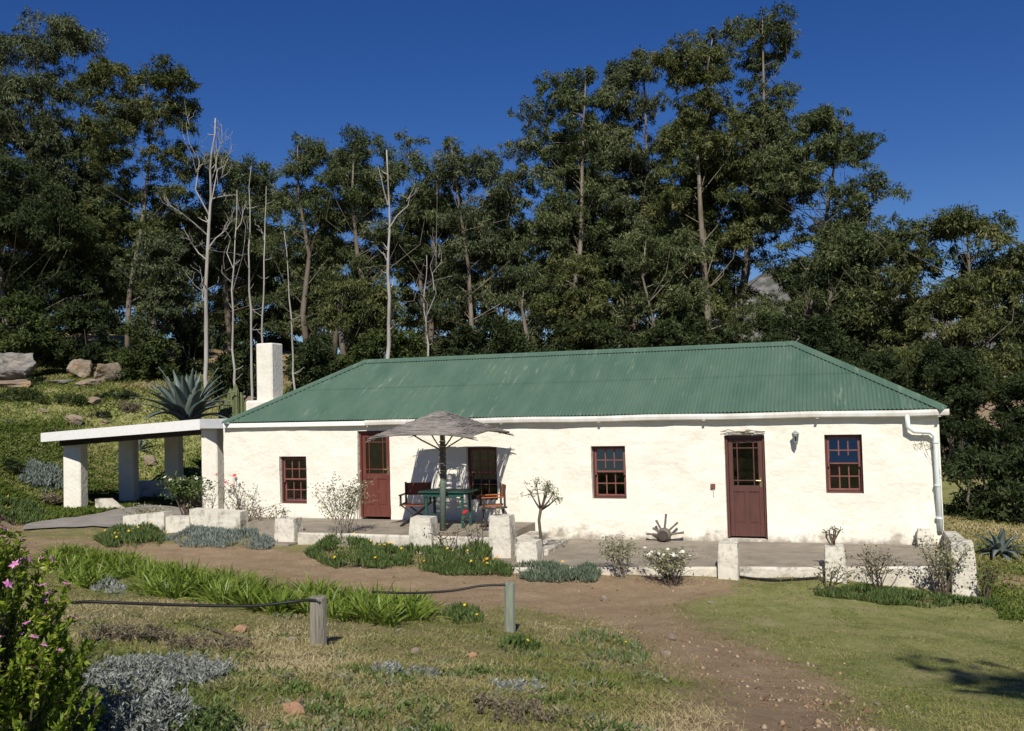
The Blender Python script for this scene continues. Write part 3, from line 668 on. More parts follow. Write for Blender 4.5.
# concrete drive into the carport
dr = [(20, 530), (60, 520), (86, 513), (215, 512), (150, 502)]
P = [at(22, 531), at(120, 529), (-13.9, -1.35, 0), (-12.3, -.9, 0), (-12.6, 4.5, 0), (-18.6, 4.5, 0), (-17.6, .9, 0), at(62, 519), at(25, 526)]
xy = [(p[0], p[1]) for p in P]
def drive():
    bx0, bx1 = min(p[0] for p in xy), max(p[0] for p in xy); by0, by1 = min(p[1] for p in xy), max(p[1] for p in xy)
    import bmesh
    bm = bmesh.new(); vs = [bm.verts.new((p[0], p[1], 0)) for p in xy]; bm.faces.new(vs)
    for ax in (0, 1):
        for v in np.arange((bx0, by0)[ax], (bx1, by1)[ax], .35):
            bmesh.ops.bisect_plane(bm, geom=bm.verts[:] + bm.edges[:] + bm.faces[:], plane_co=(v, v, 0), plane_no=((1, 0, 0), (0, 1, 0))[ax])
    V = np.array([v.co[:] for v in bm.verts]); bm.verts.index_update(); F = [[v.index for v in f.verts] for f in bm.faces]; bm.free()
    t = np.clip((V[:, 0] + 16) / 4, 0, 1)
    V[:, 2] = gz0(V[:, 0], V[:, 1]) + .035
    o = link('driveway', V, F, MT['concrete_d'], smooth=True); tag(o, kind='structure')
    if o.data.polygons[0].normal.z < 0: o.data.flip_normals()
drive()

# ------------------------------------------------------------------ carport
A = onY(41, 433, 3.0); B = onY(200, 419, 1.0); Cc = onY(229, 418.5, .35)
cp = thing('carport', (-16, 3, 0), 'open carport with flat white edged roof on square whitewashed pillars', 'carport')
back = [(Cc[0], 6.6), (A[0] + .4, 7.4)]
poly = [A[:2], B[:2], Cc[:2], back[0], back[1]]; zt = [A[2], B[2], Cc[2], Cc[2] - .12, A[2] - .1]
m = MB(); ins = [(p[0] * .97 + (-16) * .03, p[1] * .97 + 4 * .03) for p in poly]
m.prism(ins, [z - .16 for z in zt], [z - .01 for z in zt]); rf = m.build('roof', 'rooffloor', cp)
def fas(a, b, m_, h, name='fascia', o=.0, dz=0):
    a, b = np.array(a, float), np.array(b, float); d = unit(b - a); nr = np.array([d[1], -d[0], 0]); q = MB()
    P = [a[:2] + nr[:2] * .01, b[:2] + nr[:2] * .01, b[:2] - nr[:2] * .03, a[:2] - nr[:2] * .03]; z = [a[2], b[2], b[2], a[2]]
    q.prism(P, [v - h + dz for v in z], [v + dz for v in z]).build(name, m_, rf)
fas(A, B, 'white', .27); fas(B, Cc, 'grey_white', .24); fas((back[1][0], back[1][1], zt[4]), A, 'white', .25)
# dark beams under the roof
m = MB(); d = unit(B - A)
m.prism([A[:2] + [.35, .35], B[:2] + [0, .3], B[:2] + [0, .5], A[:2] + [.35, .55]], [A[2] - .42, B[2] - .40, B[2] - .40, A[2] - .42], [A[2] - .17, B[2] - .17, B[2] - .17, A[2] - .17])
m.build('beam', 'rooffloor', cp)
for f in (.3, .55, .8): p = A + (B - A) * f; MB().prism([p[:2] + [0, .75], p[:2] + [.12, .75], p[:2] + [.12, 4.6], p[:2] + [0, 4.6]], p[2] - .32, p[2] - .165).build('beam', 'rooffloor', cp)
def cpil(pxl, pxr, Y, zb, zt_, d=.62, rz=0, dx=0):
    a, b = onY(pxl, 470, Y), onY(pxr, 470, Y); w = (b[0] - a[0]); m = MB()
    V = []; n = 6
    m.box(a[0], a[0] + w, Y, Y + d, zb, zt_, rz=rz, bev=.03); return m.build('pillar', 'plaster2p', cp)
MT['plaster2p'] = mat('rough whitewash', (.78, .745, .655), (.70, .66, .56), 3, .92, .5, 10, .12, c3=(.45, .40, .31), s3=2.2, t3=(.66, .8))
cpil(63, 79, 3.4, -.3, A[2] - .16, .36, rz=.10); cpil(118, 133, 5.6, -.6, 2.1, .3); cpil(164, 178, 6.3, -.6, 2.2, .3); cpil(201, 217, 1.25, -.4, B[2] - .17, .55)
# low walls standing inside the carport
a, b = onY(138, 492, 6.9), onY(200, 488, 6.9)
o = MB().box(a[0] - .1, b[0] + 1.2, 6.95, 7.2, -.6, .42, bev=.02).build('back_wall', 'plaster2', None, False, (a[0], 6.9, -.3)); tag(o, 'low grey wall in the shade at the back of the carport', 'wall')
pa = [onY(*p, 3.2) for p in ((95, 499), (107, 499), (123, 512), (123, 518), (95, 519))]
V = [(p[0], 3.2, p[2]) for p in pa] + [(p[0], 3.42, p[2]) for p in pa]; F = [(0, 1, 2, 3, 4)[::-1], (5, 6, 7, 8, 9)] + [(i, (i + 1) % 5, 5 + (i + 1) % 5, 5 + i) for i in range(5)]
o = link('wedge_wall', V, F, MT['plaster2'], None, False, None, (pa[3][0], 3.3, 0)); tag(o, 'sunlit wedge shaped white stub wall beside the front carport pillar', 'wall')

# ------------------------------------------------------------------ things on the terraces
# brushwood umbrella
UX, UY = -5.84, -1.5
um = thing('garden_umbrella', (UX, UY, UF), 'square grey brushwood umbrella on a green wrapped post shading the terrace', 'umbrella')
m = MB(); m.tube([(UX - .02, UY, UF), (UX, UY, 1.2), (UX + .01, UY, 1.25)], [.068, .062, .06], 10)
pole = m.build('pole', 'polegreen', um, True)
m = MB(); m.tube([(UX + .01, UY, 1.24), (UX + .02, UY, 2.56)], [.058, .05], 10); g = np.random.default_rng(3)
for k in range(14):
    z = 1.3 + k * .055 + g.random() * .02; m.tube([(UX + .01 + .066 * cos(t), UY + .066 * sin(t), z + .012 * t / 6) for t in np.linspace(0, 6.28, 9)], .013, 4)
m.build('wrapped_pole_top', 'bark_d', pole)
for sx, sy in ((-1, -1), (1, -1), (1, 1), (-1, 1)):
    MB().tube([(UX + .03 * sx, UY + .03 * sy, 1.88), (UX + .30 * sx, UY + .30 * sy, 2.08), (UX + .62 * sx, UY + .62 * sy, 2.36)], [.017, .016, .014], 5).build('strut', 'bark_d', um)
def canopy():
    H = 1.07; V = []; F = []; m = MB(); g = np.random.default_rng(5); top = 2.66
    def hz(r, e=0.):       # height on the slope at square radius r (0..H); corners sag
        return top - .44 * (r / H) ** 1.05 - .05 * e * (r / H)
    for side in range(4):
        c, s = ((1, 0), (0, 1), (-1, 0), (0, -1))[side]
        for k in range(135):
            r = H * (g.random() ** .6); half = r * (1 + .02 * g.random()) + g.random() * .05
            t0 = -half - (.16 * g.random() if g.random() < .3 and r > .5 else 0); t1 = half + (.14 * g.random() if g.random() < .3 and r > .5 else 0)
            if g.random() < .35:
                a, b = sorted(g.uniform(t0, t1, 2)); 
                if b - a > .5: t0, t1 = a, b
            skew = g.normal() * .025; lay = g.random() * .022
            pts = []
            for q in np.linspace(0, 1, 5):
                t = t0 + (t1 - t0) * q; rr = r + skew * (q - .5) * 2 + g.normal() * .008
                e = (abs(t) / max(r, .01)); e = min(e, 1.1) ** 2
                u, v = t, -rr; x = u * c - v * s; y = u * s + v * c
                pts.append((UX + x, UY + y, hz(max(abs(rr), abs(t)), e) + lay + g.normal() * .004))
            m.tube(pts, .006 + .006 * g.random(), 4)
    return m.build('canopy', 'thatch', um)
canopy()
# green table
tx0, tx1, ty0, ty1 = -6.52, -5.42, -1.25, -.62; zt_ = UF + .76
tb = thing('garden_table', ((tx0 + tx1) / 2, (ty0 + ty1) / 2, UF), 'dark green wooden table under the brushwood umbrella', 'table')
m = MB()
for k in range(6): y = ty0 + (ty1 - ty0) * k / 6; m.box(tx0, tx1, y + .004, y + (ty1 - ty0) / 6 - .004, zt_ - .03, zt_, bev=.004)
m.build('tabletop', 'tablegreen', tb)
for y in (ty0 + .05, ty1 - .075): MB().box(tx0 + .1, tx1 - .1, y, y + .025, zt_ - .11, zt_ - .031).build('apron', 'tablegreen', tb)
for x in (tx0 + .12, tx1 - .17):
    for y in (ty0 + .08, ty1 - .13): MB().box(x, x + .05, y, y + .05, UF, zt_ - .031, bev=.004).build('leg', 'tablegreen', tb)
# director chairs
def chair(loc, rz, label, m_):
    """faces local -Y"""
    t = thing('directors_chair', loc, label, 'chair', 'folding director chairs at the green table'); t.rotation_euler = (0, 0, rz); ROOT[t] = np.zeros(3)
    w = .27
    V = []; F = []
    def sheet(name, p, q, h, y):  # canvas with a sag
        V = []; F = []; n = 10
        for side in (0, .008):
            for i in range(n + 1):
                f = i / n; x = -w + 2 * w * f; sag = .025 * sin(pi * f)
                V += [(x, y[0] + sag * p + side * p, h[0] - sag * q - side * q), (x, y[1] + sag * p + side * p, h[1] - sag * q - side * q)]
        o = 2 * (n + 1)
        for i in range(n): a = 2 * i; F += [(a, a + 2, a + 3, a + 1), (o + a + 1, o + a + 3, o + a + 2, o + a), (a + 1, a + 3, o + a + 3, o + a + 1), (a, o + a, o + a + 2, a + 2)]
        return link(name, V, F, MT[m_], t)
    sheet('backrest', 1, 0, (.62, .88), (.20, .235)); sheet('seat', 0, 1, (.455, .455), (-.22, .2))
    for s in (-1, 1):
        x = s * w
        MB().box(x - .018, x + .018, -.24, -.2, .47, .645).build('upright', 'chairframe', t); MB().box(x - .018, x + .018, .185, .225, .47, .9).build('upright', 'chairframe', t)
        MB().box(x - .032, x + .032, -.27, .2, .645, .668, bev=.006).build('armrest', m_ if m_ == 'canvas' else 'chairframe', t)
        MB().box(x - .018, x + .018, -.26, .25, .43, .47).build('rail', 'chairframe', t); MB().box(x - .018, x + .018, -.26, .25, .0, .035).build('rail', 'chairframe', t)
    for y in (-.2, .2):
        for s in (-1, 1): MB().tube([(s * w, y + s * .012, .03), (-s * w, y + s * .012, .44)], .017, 5).build('leg', 'chairframe', t)
    return t
chair((-6.78, -.8, UF), radians(10), 'director chair with rust red canvas at the left end of the green table', 'canvas_red')
chair((-4.93, -1.05, UF), radians(-62), 'director chair with orange brown canvas right of the green table', 'canvas')
# wall lantern
lc = onY(795.5, 437, -.17)
ln = thing('wall_lantern', (lc[0], 0, lc[2]), 'small green grey coach lantern on the white wall right of the brown door', 'lantern')
x, y, z = lc
MB().lathe((x, y, z), [(.012, .125), (.02, .115), (.03, .10), (.07, .075), (.075, .065), (.03, .063)], 6).build('cap', 'lampgreen', ln)
m = MB()
for k in range(6): a = k * pi / 3; m.tube([(x + .062 * cos(a), y + .062 * sin(a), z + .065), (x + .042 * cos(a), y + .042 * sin(a), z - .085)], .006, 4)
m.lathe((x, y, z), [(.02, -.13), (.03, -.11), (.046, -.09), (.046, -.083), (.0, -.083)], 6); m.build('cage', 'lampgreen', ln)
MB().lathe((x, y, z), [(.035, -.08), (.055, .06)], 6).build('glass', 'glass', ln)
MB().tube([(x, y, z - .12), (x, y + .02, z - .17), (x, y + .12, z - .16), (x, 0, z - .05)], .011, 6).box(x - .035, x + .035, -.03, .02, z - .13, z + .02, bev=.008).build('bracket', 'lampgreen', ln)
# small red box with a conduit
sb = onY(713, 486, -.03); bx = thing('switch_box', (sb[0], 0, sb[2]), 'small red brown box with a short pipe on the wall left of the brown door', 'switch box')
MB().box(sb[0] - .045, sb[0] + .045, -.07, .03, sb[2] - .045, sb[2] + .045, bev=.008).build('case', 'sash', bx); MB().tube([(sb[0] + .01, -.03, sb[2] - .046), (sb[0] + .01, -.03, sb[2] - .2)], .01, 6).build('conduit', 'grey_white', bx)
# dried stems above the brown door, a thin climber by the downpipe
m = MB(); g = np.random.default_rng(9)
for k in range(9):
    x0 = -.42 + g.random() * .5; m.tube([(x0, -.05, 2.06 + g.random() * .05), (x0 + .15, -.08, 2.08 + g.random() * .07), (x0 + .3, -.06, 2.05 + g.random() * .07), (x0 + .42, -.04, 2.06 + g.random() * .05)], .006 + .004 * g.random(), 4)
tag(m.build('dried_twigs', 'twig_pale', None, False, (0, 0, 2.05)), 'dried creeper twigs lying along the top of the brown door', 'twigs')
m = MB()
for k in range(7):
    p = onY(918 + g.random() * 14, 440 + g.random() * 18, -.04); P = [p]
    for j in range(6): P.append(P[-1] + np.array([g.normal() * .06, 0, g.normal() * .07]))
    m.tube(P, .004, 3)
tag(m.build('creeper', 'twig_pale', None, False, (3.3, -.04, 1.9)), 'thin bare creeper stems on the wall beside the downpipe', 'creeper')
# old wagon wheel hub
hc = onY(664, 537, -.22); wh = thing('wagon_wheel_hub', (hc[0], -.2, -.08), 'broken wooden wagon wheel hub with splayed spokes leaning on the white wall', 'wheel hub')
hz_ = -.08 + .135
m = MB(); m.lathe((hc[0], -.2, hz_), [(.05, -.12), (.09, -.125), (.095, -.06), (.135, -.05), (.14, .05), (.10, .06), (.09, .12), (.04, .12)], 14, axis=1); m.build('hub', 'oldwood', wh, True)
m = MB(); m.lathe((hc[0], -.2, hz_), [(.088, -.128), (.098, -.127), (.1, -.105), (.097, -.1)], 14, axis=1); m.build('iron_band', 'iron', wh); MB().lathe((hc[0], -.2, hz_), [(.02, -.135), (.045, -.134), (.045, -.122)], 10, axis=1).build('axle_hole', 'iron', wh)
for a, l in ((8, .40), (42, .38), (83, .42), (118, .33), (150, .26), (178, .36)):
    a = radians(a); d = np.array([cos(a), 0, sin(a)]); MB().tube([np.array([hc[0], -.2, hz_]) + d * .11, np.array([hc[0], -.2, hz_]) + d * l * .7, np.array([hc[0], -.19, hz_]) + d * l], [.024, .021, .026], 6).build('spoke', 'oldwood', wh)
# ------------------------------------------------------------------ trees
def catv(parts):
    V = []; F = []; T = []; n = 0
    for v, f, t in parts: V.append(v); F.append(f + n); T.append(t); n += len(v)
    return np.concatenate(V), np.concatenate(F), np.concatenate(T)
def blob_leaves(C, R, dens, ll, lw, rng, droop=.6, flat=.8):
    """leaves through each clump's volume; C centres, R radii"""
    P = []; D = []; T = []
    for c, r in zip(C, R):
        n = int(dens * r * r); ns = 9; sc = rng.normal(size=(ns, 3)); sc[:, 2] = np.where(sc[:, 2] < -.2, -sc[:, 2], sc[:, 2]); sc = unit(sc) * rng.uniform(.45, .95, (ns, 1)); w_ = rng.uniform(.18, .42, ns)
        j = rng.integers(0, ns, n); q = (sc[j] + inball(n, rng, .5) * w_[j][:, None]) * np.array([1, 1, flat]) * r
        P.append(c + q); d = rng.normal(size=(n, 3)) * .8 + q / r * .5; d[:, 2] -= droop; D.append(d)
        T.append(np.clip(rng.normal(.45 + rng.normal() * .10, .17, n) + rng.normal(size=ns)[j] * .12, 0, 1))
    P = np.concatenate(P); n = len(P)
    return leaves(P, np.concatenate(D), ll * rng.uniform(.6, 1.3, n), lw * rng.uniform(.7, 1.2, n), .15, rng, np.concatenate(T))
def tree(name, label, D, trunk, prof, seed, m_='euc', bark='bark_d', br=(1.0, 1.7), dens=700, ll=.205, lw=.054, fill=1.0, cat='tree', group='eucalyptus trees behind the cottage', tr=.21, depth=.8, clear=False, lean=0., thin=.0):
    """trunk: picture column of the foot; prof: rows (y, x left, x right) of the crown's outline, used at the tree's own distance and size"""
    rng = np.random.default_rng(seed)
    s = D / FPX; foot = onD(trunk, 400, D); foot[2] = g1(foot[0], foot[1]) - .1
    ax = np.array([cos(TH), sin(TH), 0]); ay = np.array([-sin(TH), cos(TH), 0])
    prof = sorted(prof); ys = np.array([p[0] for p in prof], float); xl = np.array([p[1] for p in prof], float) - 4; xr = np.array([p[2] for p in prof], float) + 4
    C = []; R = []; y = ys[0]
    area = np.trapz(xr - xl, ys) * s * s
    nb = int(area / (np.mean(br) ** 2) * 2.35 * fill)
    wts = np.interp(np.linspace(ys[0], ys[-1], 200), ys, xr - xl); wts /= wts.sum(); yy = np.linspace(ys[0], ys[-1], 200)
    for k in range(nb):
        y = rng.choice(yy, p=wts); a, b = np.interp(y, ys, xl), np.interp(y, ys, xr); hw = (b - a) / 2
        r = rng.uniform(br[0] * .75, br[1]) ; rp = r / s
        e = max(hw - rp * .35, 0); t = rng.uniform(-1, 1)
        dz = rng.uniform(-1, 1) * max(hw * s * depth * np.sqrt(1 - t * t * .8), .3)
        if y > 258 and D >= 44:
            if rng.random() < .16: continue
            dz = abs(dz) + .4
        if clear and abs(t) < .6 and 170 < y < 300: dz = abs(dz) + 1.1
        yv = max(y, ys[0] + rp * .95)
        if k % 5 == 0: r = rng.uniform(.28, .45); t *= 1.12; yv -= rp * .35
        c = onD((a + b) / 2 + t * e, yv, D); c = c + ay * dz
        C.append(c); R.append(min(r, max(hw * s, .45)))
    C = np.array(C); R = np.array(R)
    t = thing(name, foot, label, cat, group)
    V, F, T = blob_leaves(C, R, dens, ll, lw, rng, .95)
    link('crown', V, F, MT[m_], t, False, T)
    # trunk and limbs
    top = C[np.argmax(C[:, 2])]; m = MB(); H = top[2] - foot[2]
    mid = foot * .5 + top * .5 + ax * rng.normal() * H * .02; q = foot * .75 + top * .25 + ax * rng.normal() * H * .012
    sp = [foot, q, mid, mid * .5 + top * .5 + ax * rng.normal() * .25, top]
    m.tube(sp, [tr * .95, tr * .72, tr * .55, tr * .33, tr * .1], 8)
    spn = np.array(sp); tt = np.linspace(0, 1, 40); zz = np.array([np.interp(tt, np.linspace(0, 1, 5), spn[:, i]) for i in range(3)]).T
    for c, r in zip(C, R):
        if rng.random() < (.22 if clear else .5):
            hgt = c[2] - np.linalg.norm((c - foot)[:2]) * rng.uniform(.45, 1.1) - .6; i = np.argmin(abs(zz[:, 2] - max(hgt, foot[2] + H * .22))); b = zz[i]
            f = i / 39; r0 = max(.022, tr * (1 - f) * .22)
            k = b * .45 + c * .55; k[2] -= .12 * np.linalg.norm(c - b); k = k + rng.normal(size=3) * .13 * np.linalg.norm(c - b); m.tube([b, k, c, c + (c - k) * .3], [r0, r0 * .6, r0 * .32, .012], 5, False)
    link('trunk', m.V, m.F, MT[bark], t, True)
    return t
TREES = [
 ('leafy middle stem filling the gap between the two tallest eucalyptus', 47, 728, [(112, 708, 752), (135, 690, 775), (165, 668, 795), (205, 660, 800), (240, 655, 776), (300, 650, 756), (335, 650, 752)], 24, 'euc', dict(br=(.7, 1.3))),
 ('leafy eucalyptus filling in below the steep left shoulder', 49, 598, [(120, 585, 625), (150, 560, 640), (200, 548, 650), (260, 540, 650), (330, 545, 650)], 25, 'euc2', dict(br=(.7, 1.3))),
 ('mid height eucalyptus between the tallest dead trunk and the broad topped tree', 50, 430, [(168, 418, 448), (195, 405, 460), (240, 398, 468), (330, 400, 465)], 26, 'euc', dict(br=(.7, 1.3))),
 ('dark eucalyptus stem between the two trees at the upper left', 50, 84, [(118, 72, 105), (150, 55, 118), (210, 50, 120), (290, 50, 120)], 27, 'euc', dict(br=(.7, 1.4))),
 # label, depth, trunk x, profile, seed, leaf material, options
 ('tall eucalyptus at the left edge of the photo with open feathery top', 48, 40, [(8, 42, 74), (28, 0, 92), (50, -5, 95), (75, 10, 70), (110, -15, 78), (160, -25, 80), (220, -30, 85), (290, -20, 80)], 1, 'euc2', dict(br=(.75, 1.5), fill=1.1)),
 ('rounded eucalyptus with a visible brown trunk, second from the left', 46, 127, [(60, 92, 140), (78, 82, 178), (105, 84, 200), (140, 88, 200), (185, 92, 190), (225, 85, 165), (275, 88, 160), (310, 95, 160)], 2, 'euc3', dict(br=(.7, 1.3), fill=1.0, clear=True, bark='bark', tr=.17)),
 ('dark eucalyptus behind the bare branched dead tree', 52, 232, [(145, 196, 236), (165, 190, 258), (200, 192, 275), (250, 190, 275), (330, 190, 262)], 3, 'euc', dict()),
 ('slim eucalyptus right of the leaning bare pole', 49, 310, [(133, 290, 330), (158, 282, 336), (200, 272, 340), (250, 268, 335), (300, 265, 330), (345, 268, 330)], 4, 'euc', dict(br=(.8, 1.4))),
 ('eucalyptus standing right behind the tallest bare dead trunk', 47, 376, [(127, 350, 394), (150, 334, 426), (190, 330, 430), (230, 338, 428), (285, 330, 420)], 5, 'euc', dict(br=(.75, 1.4), fill=.95)),
 ('broad topped eucalyptus left of the tallest trees', 48, 478, [(137, 450, 512), (160, 432, 526), (200, 440, 522), (240, 442, 530), (300, 440, 530), (335, 440, 520)], 6, 'euc2', dict(br=(.75, 1.5), fill=.95, bark='bark', tr=.17)),
 ('tall dense eucalyptus with steep left shoulder near the middle', 46, 562, [(66, 570, 592), (85, 548, 602), (110, 510, 605), (135, 512, 605), (175, 530, 608), (210, 530, 600), (260, 530, 600), (340, 540, 600)], 7, 'euc', dict(br=(.7, 1.3), bark='bark')),
 ('narrow eucalyptus squeezed between two taller ones', 48, 632, [(46, 612, 640), (75, 606, 652), (115, 602, 664), (170, 600, 668), (220, 600, 666), (280, 600, 666), (335, 600, 666)], 8, 'euc2', dict(br=(.7, 1.3))),
 ('tall eucalyptus with a pale brown trunk showing through its crown', 44, 697, [(28, 684, 722), (48, 658, 726), (80, 658, 722), (100, 680, 735), (140, 672, 745), (175, 660, 745), (235, 650, 748), (310, 645, 748), (335, 650, 748)], 9, 'euc3', dict(br=(.6, 1.1), fill=1.2, tr=.22, clear=True, bark='bark')),
 ('highest eucalyptus of all, its crown top leaning right', 46, 745, [(11, 742, 782), (25, 726, 793), (52, 732, 790), (75, 745, 775), (100, 742, 790), (130, 738, 782), (175, 735, 800), (215, 735, 775), (240, 730, 750)], 10, 'euc', dict(br=(.65, 1.2), fill=1.05, bark='bark_d')),
 ('wide spreading eucalyptus right of the highest one, tapering down the slope', 44, 782, [(106, 808, 836), (128, 792, 850), (150, 765, 874), (185, 750, 876), (215, 755, 886), (232, 772, 886), (240, 778, 884), (290, 776, 885), (330, 770, 885)], 11, 'euc', dict(br=(.65, 1.25), fill=1.05)),
 ('lower bushy eucalyptus in the dip of the skyline', 41, 868, [(226, 840, 880), (250, 840, 905), (285, 835, 910), (325, 840, 910), (355, 840, 910)], 12, 'euc', dict(br=(.7, 1.2), fill=1.2)),
 ('broad dome crowned tree at the right of the treeline', 38, 955, [(207, 932, 976), (222, 905, 1000), (255, 884, 1016), (300, 872, 1024), (350, 862, 1030), (400, 880, 1030)], 13, 'euc3', dict(br=(.7, 1.25), fill=1.35)),
 ('tree cut by the right edge of the photo', 37, 1045, [(232, 1018, 1060), (262, 1004, 1080), (320, 1000, 1090), (390, 1000, 1090)], 14, 'euc', dict(br=(.7, 1.3), fill=1.2)),
 ('small round olive tree in front of the treeline above the left roof hip', 42, 352, [(276, 342, 374), (292, 330, 386), (318, 324, 390), (348, 332, 384)], 15, 'euc3', dict(br=(.6, 1.0), fill=1.2)),
 ('pale leaved young tree below the rounded eucalyptus', 42, 150, [(228, 140, 160), (255, 130, 178), (290, 128, 185), (335, 130, 185)], 16, 'euc2', dict(br=(.6, 1.1))),
 ('dense low eucalyptus at the far left under the tall one', 44, 15, [(150, -30, 25), (190, -60, 60), (240, -70, 95), (290, -70, 90), (330, -60, 80)], 17, 'dkshrub', dict(br=(.9, 1.5), fill=1.2)),
 ('eucalyptus mid height between the cottage roof and the tallest trees', 42, 655, [(225, 632, 690), (255, 620, 700), (300, 615, 700), (345, 620, 700)], 18, 'euc', dict(br=(.7, 1.2), bark='bark', tr=.14)),
 ('olive tinted tree over the middle of the roof ridge', 43, 575, [(250, 555, 590), (275, 540, 605), (310, 535, 610), (350, 540, 610)], 19, 'euc3', dict(br=(.7, 1.2))),
 ('slim dark tree behind the middle of the ridge, left of the olive tinted one', 44, 524, [(262, 512, 540), (285, 504, 546), (350, 502, 548)], 28, 'euc', dict(br=(.6, 1.0))),
 ('dark tree over the right part of the roof ridge', 41, 790, [(240, 818, 860), (268, 812, 880), (295, 805, 880), (312, 740, 875), (345, 720, 870)], 20, 'euc', dict(br=(.7, 1.2))),
]
for lab, D, tx, prof, sd_, lm, kw in TREES:
    tree('dome_tree' if 'dome' in lab else 'eucalyptus_tree', lab, D, tx, prof, sd_, lm, **kw)
# a rank of trees further back, seen between the front ones
for i, (x, top, w, sd_) in enumerate(((70, 175, 60, 31), (185, 205, 50, 32), (262, 185, 42, 33), (335, 205, 45, 34), (428, 190, 38, 35), (505, 190, 40, 36), (605, 170, 50, 37), (680, 180, 50, 38), (846, 215, 34, 39), (830, 250, 40, 40), (-60, 60, 70, 41), (1120, 230, 70, 42))):
    nb_ = ['the left edge hollow', 'the dead branched tree', 'the leaning bare pole', 'the slim eucalyptus', 'the twin pale stems', 'the broad topped eucalyptus', 'the narrow eucalyptus', 'the pale brown trunk', 'the highest eucalyptus', 'the dip of the skyline', 'the photo edge at far left', 'the photo edge at far right'][i]
    tree('eucalyptus_tree', 'far dark eucalyptus seen through gaps behind ' + nb_, 60, x, [(top, x - w * .4, x + w * .4), (top + 30, x - w * .8, x + w * .8), (top + 80, x - w, x + w), (340, x - w, x + w), (375, x - w * .8, x + w * .8)], sd_, 'euc', 'bark_d', (1.0, 1.8), 330, .36, .11, 1.0)
# understory shrubs
def bush(name, label, D, box, seed, m_='dkshrub', br=(.45, .9), dens=900, ll=.2, lw=.07, group='dark shrubs under the trees', flat=.9, cat='shrub', fill=1.6):
    rng = np.random.default_rng(seed); x0, x1, y0, y1 = box; s = D / FPX; c0 = onD((x0 + x1) / 2, y1, D); hw = (x1 - x0) / 2 * s; h = (y1 - y0) * s
    gzv = g1(c0[0], c0[1]); zb = min(gzv, c0[2]) ; foot = np.array([c0[0], c0[1], gzv])
    ay = np.array([-sin(TH), cos(TH), 0]); ax = np.array([cos(TH), sin(TH), 0])
    n = int(hw * 2 * h / np.mean(br) ** 2 * fill) + 4; C = []; R = []
    for k in range(n):
        t = rng.uniform(-1, 1); f = rng.random() ** .8; hh = h * np.sqrt(1 - min(.95, abs(t)) ** 2.4) * (.85 + .15 * rng.random()); r = rng.uniform(*br)
        r = min(r, hw * .6, h * .6)
        z = c0[2] + max(f * hh - r * .7, r * .1); C.append(c0 + ax * t * max(hw - r * .6, .1) + ay * rng.uniform(-.8, .8) * hw * .8 * np.sqrt(1 - t * t * .9) + np.array([0, 0, z - c0[2]])); R.append(r)
    t = thing(name, foot, label, cat, group); V, F, T = blob_leaves(np.array(C), np.array(R), dens, ll, lw, rng, .1, flat); link('foliage', V, F, MT[m_], t, False, T)
    m = MB()
    for c in C[:14]: m.tube([foot + rng.normal(size=3) * [.15, .15, 0], (foot + c) / 2 + rng.normal(size=3) * .1, c], [.05, .03, .012], 4, False)
    link('stems', m.V, m.F, MT['bark_d'], t); return t
MT['weed'] = leafmat('low weeds', [(.05, .085, .018), (.09, .14, .03), (.14, .18, .06), (.19, .20, .13), (.24, .20, .12)], .6, .2, .15)
for lab, D, bx_, sd_, m_ in (
 ('dark bush on the hill at far left above the pale flat rock', 42, (-30, 62, 282, 352), 51, 'brshrub'),
 ('dark bush on the hill between the rock outcrops', 43, (45, 118, 290, 362), 52, 'dkshrub'),
 ('rounded green brown bush above and left of the big agave', 41, (106, 178, 326, 388), 53, 'brshrub'),
 ('dark bush in the hollow behind the big agave', 44, (170, 215, 318, 392), 54, 'dkshrub'),
 ('thin dark bush left of the chimney among bare stems', 40, (212, 260, 322, 398), 55, 'dkshrub'),
 ('bush right of the chimney behind the roof hip', 38, (284, 350, 330, 400), 56, 'dkshrub'),
 ('bush behind the left end of the roof ridge', 40, (340, 440, 322, 375), 57, 'brshrub'),
 ('bush behind the roof ridge under the broad topped tree', 42, (430, 545, 318, 370), 58, 'dkshrub'),
 ('bush behind the middle of the roof ridge', 42, (535, 640, 316, 365), 59, 'dkshrub'),
 ('bush behind the ridge below the pale brown trunk', 41, (630, 745, 312, 360), 60, 'dkshrub'),
 ('bush behind the right end of the roof ridge', 38, (735, 855, 305, 370), 61, 'dkshrub'),
 ('dark thicket bush over the right hip of the roof', 33, (822, 925, 335, 440), 62, 'dkshrub'),
 ('tall dark thicket bush right of the roof corner', 31, (905, 1000, 335, 470), 63, 'dkshrub'),
 ('dark thicket bush at the right edge of the photo', 30, (980, 1075, 350, 490), 64, 'dkshrub'),
 ('dark thicket bush reaching the ground right of the downpipe', 21, (943, 1012, 430, 531), 65, 'dkshrub'),
 ('dark thicket bush above the small agave', 20.6, (988, 1075, 425, 529), 66, 'dkshrub')):
    near = D < 34
    bush('dark_shrub', lab, D, bx_, sd_, m_, dens=900 if not near else 1800, ll=.2 if not near else .13, lw=.07 if not near else .042, br=(.45, .95) if not near else (.4, .8))
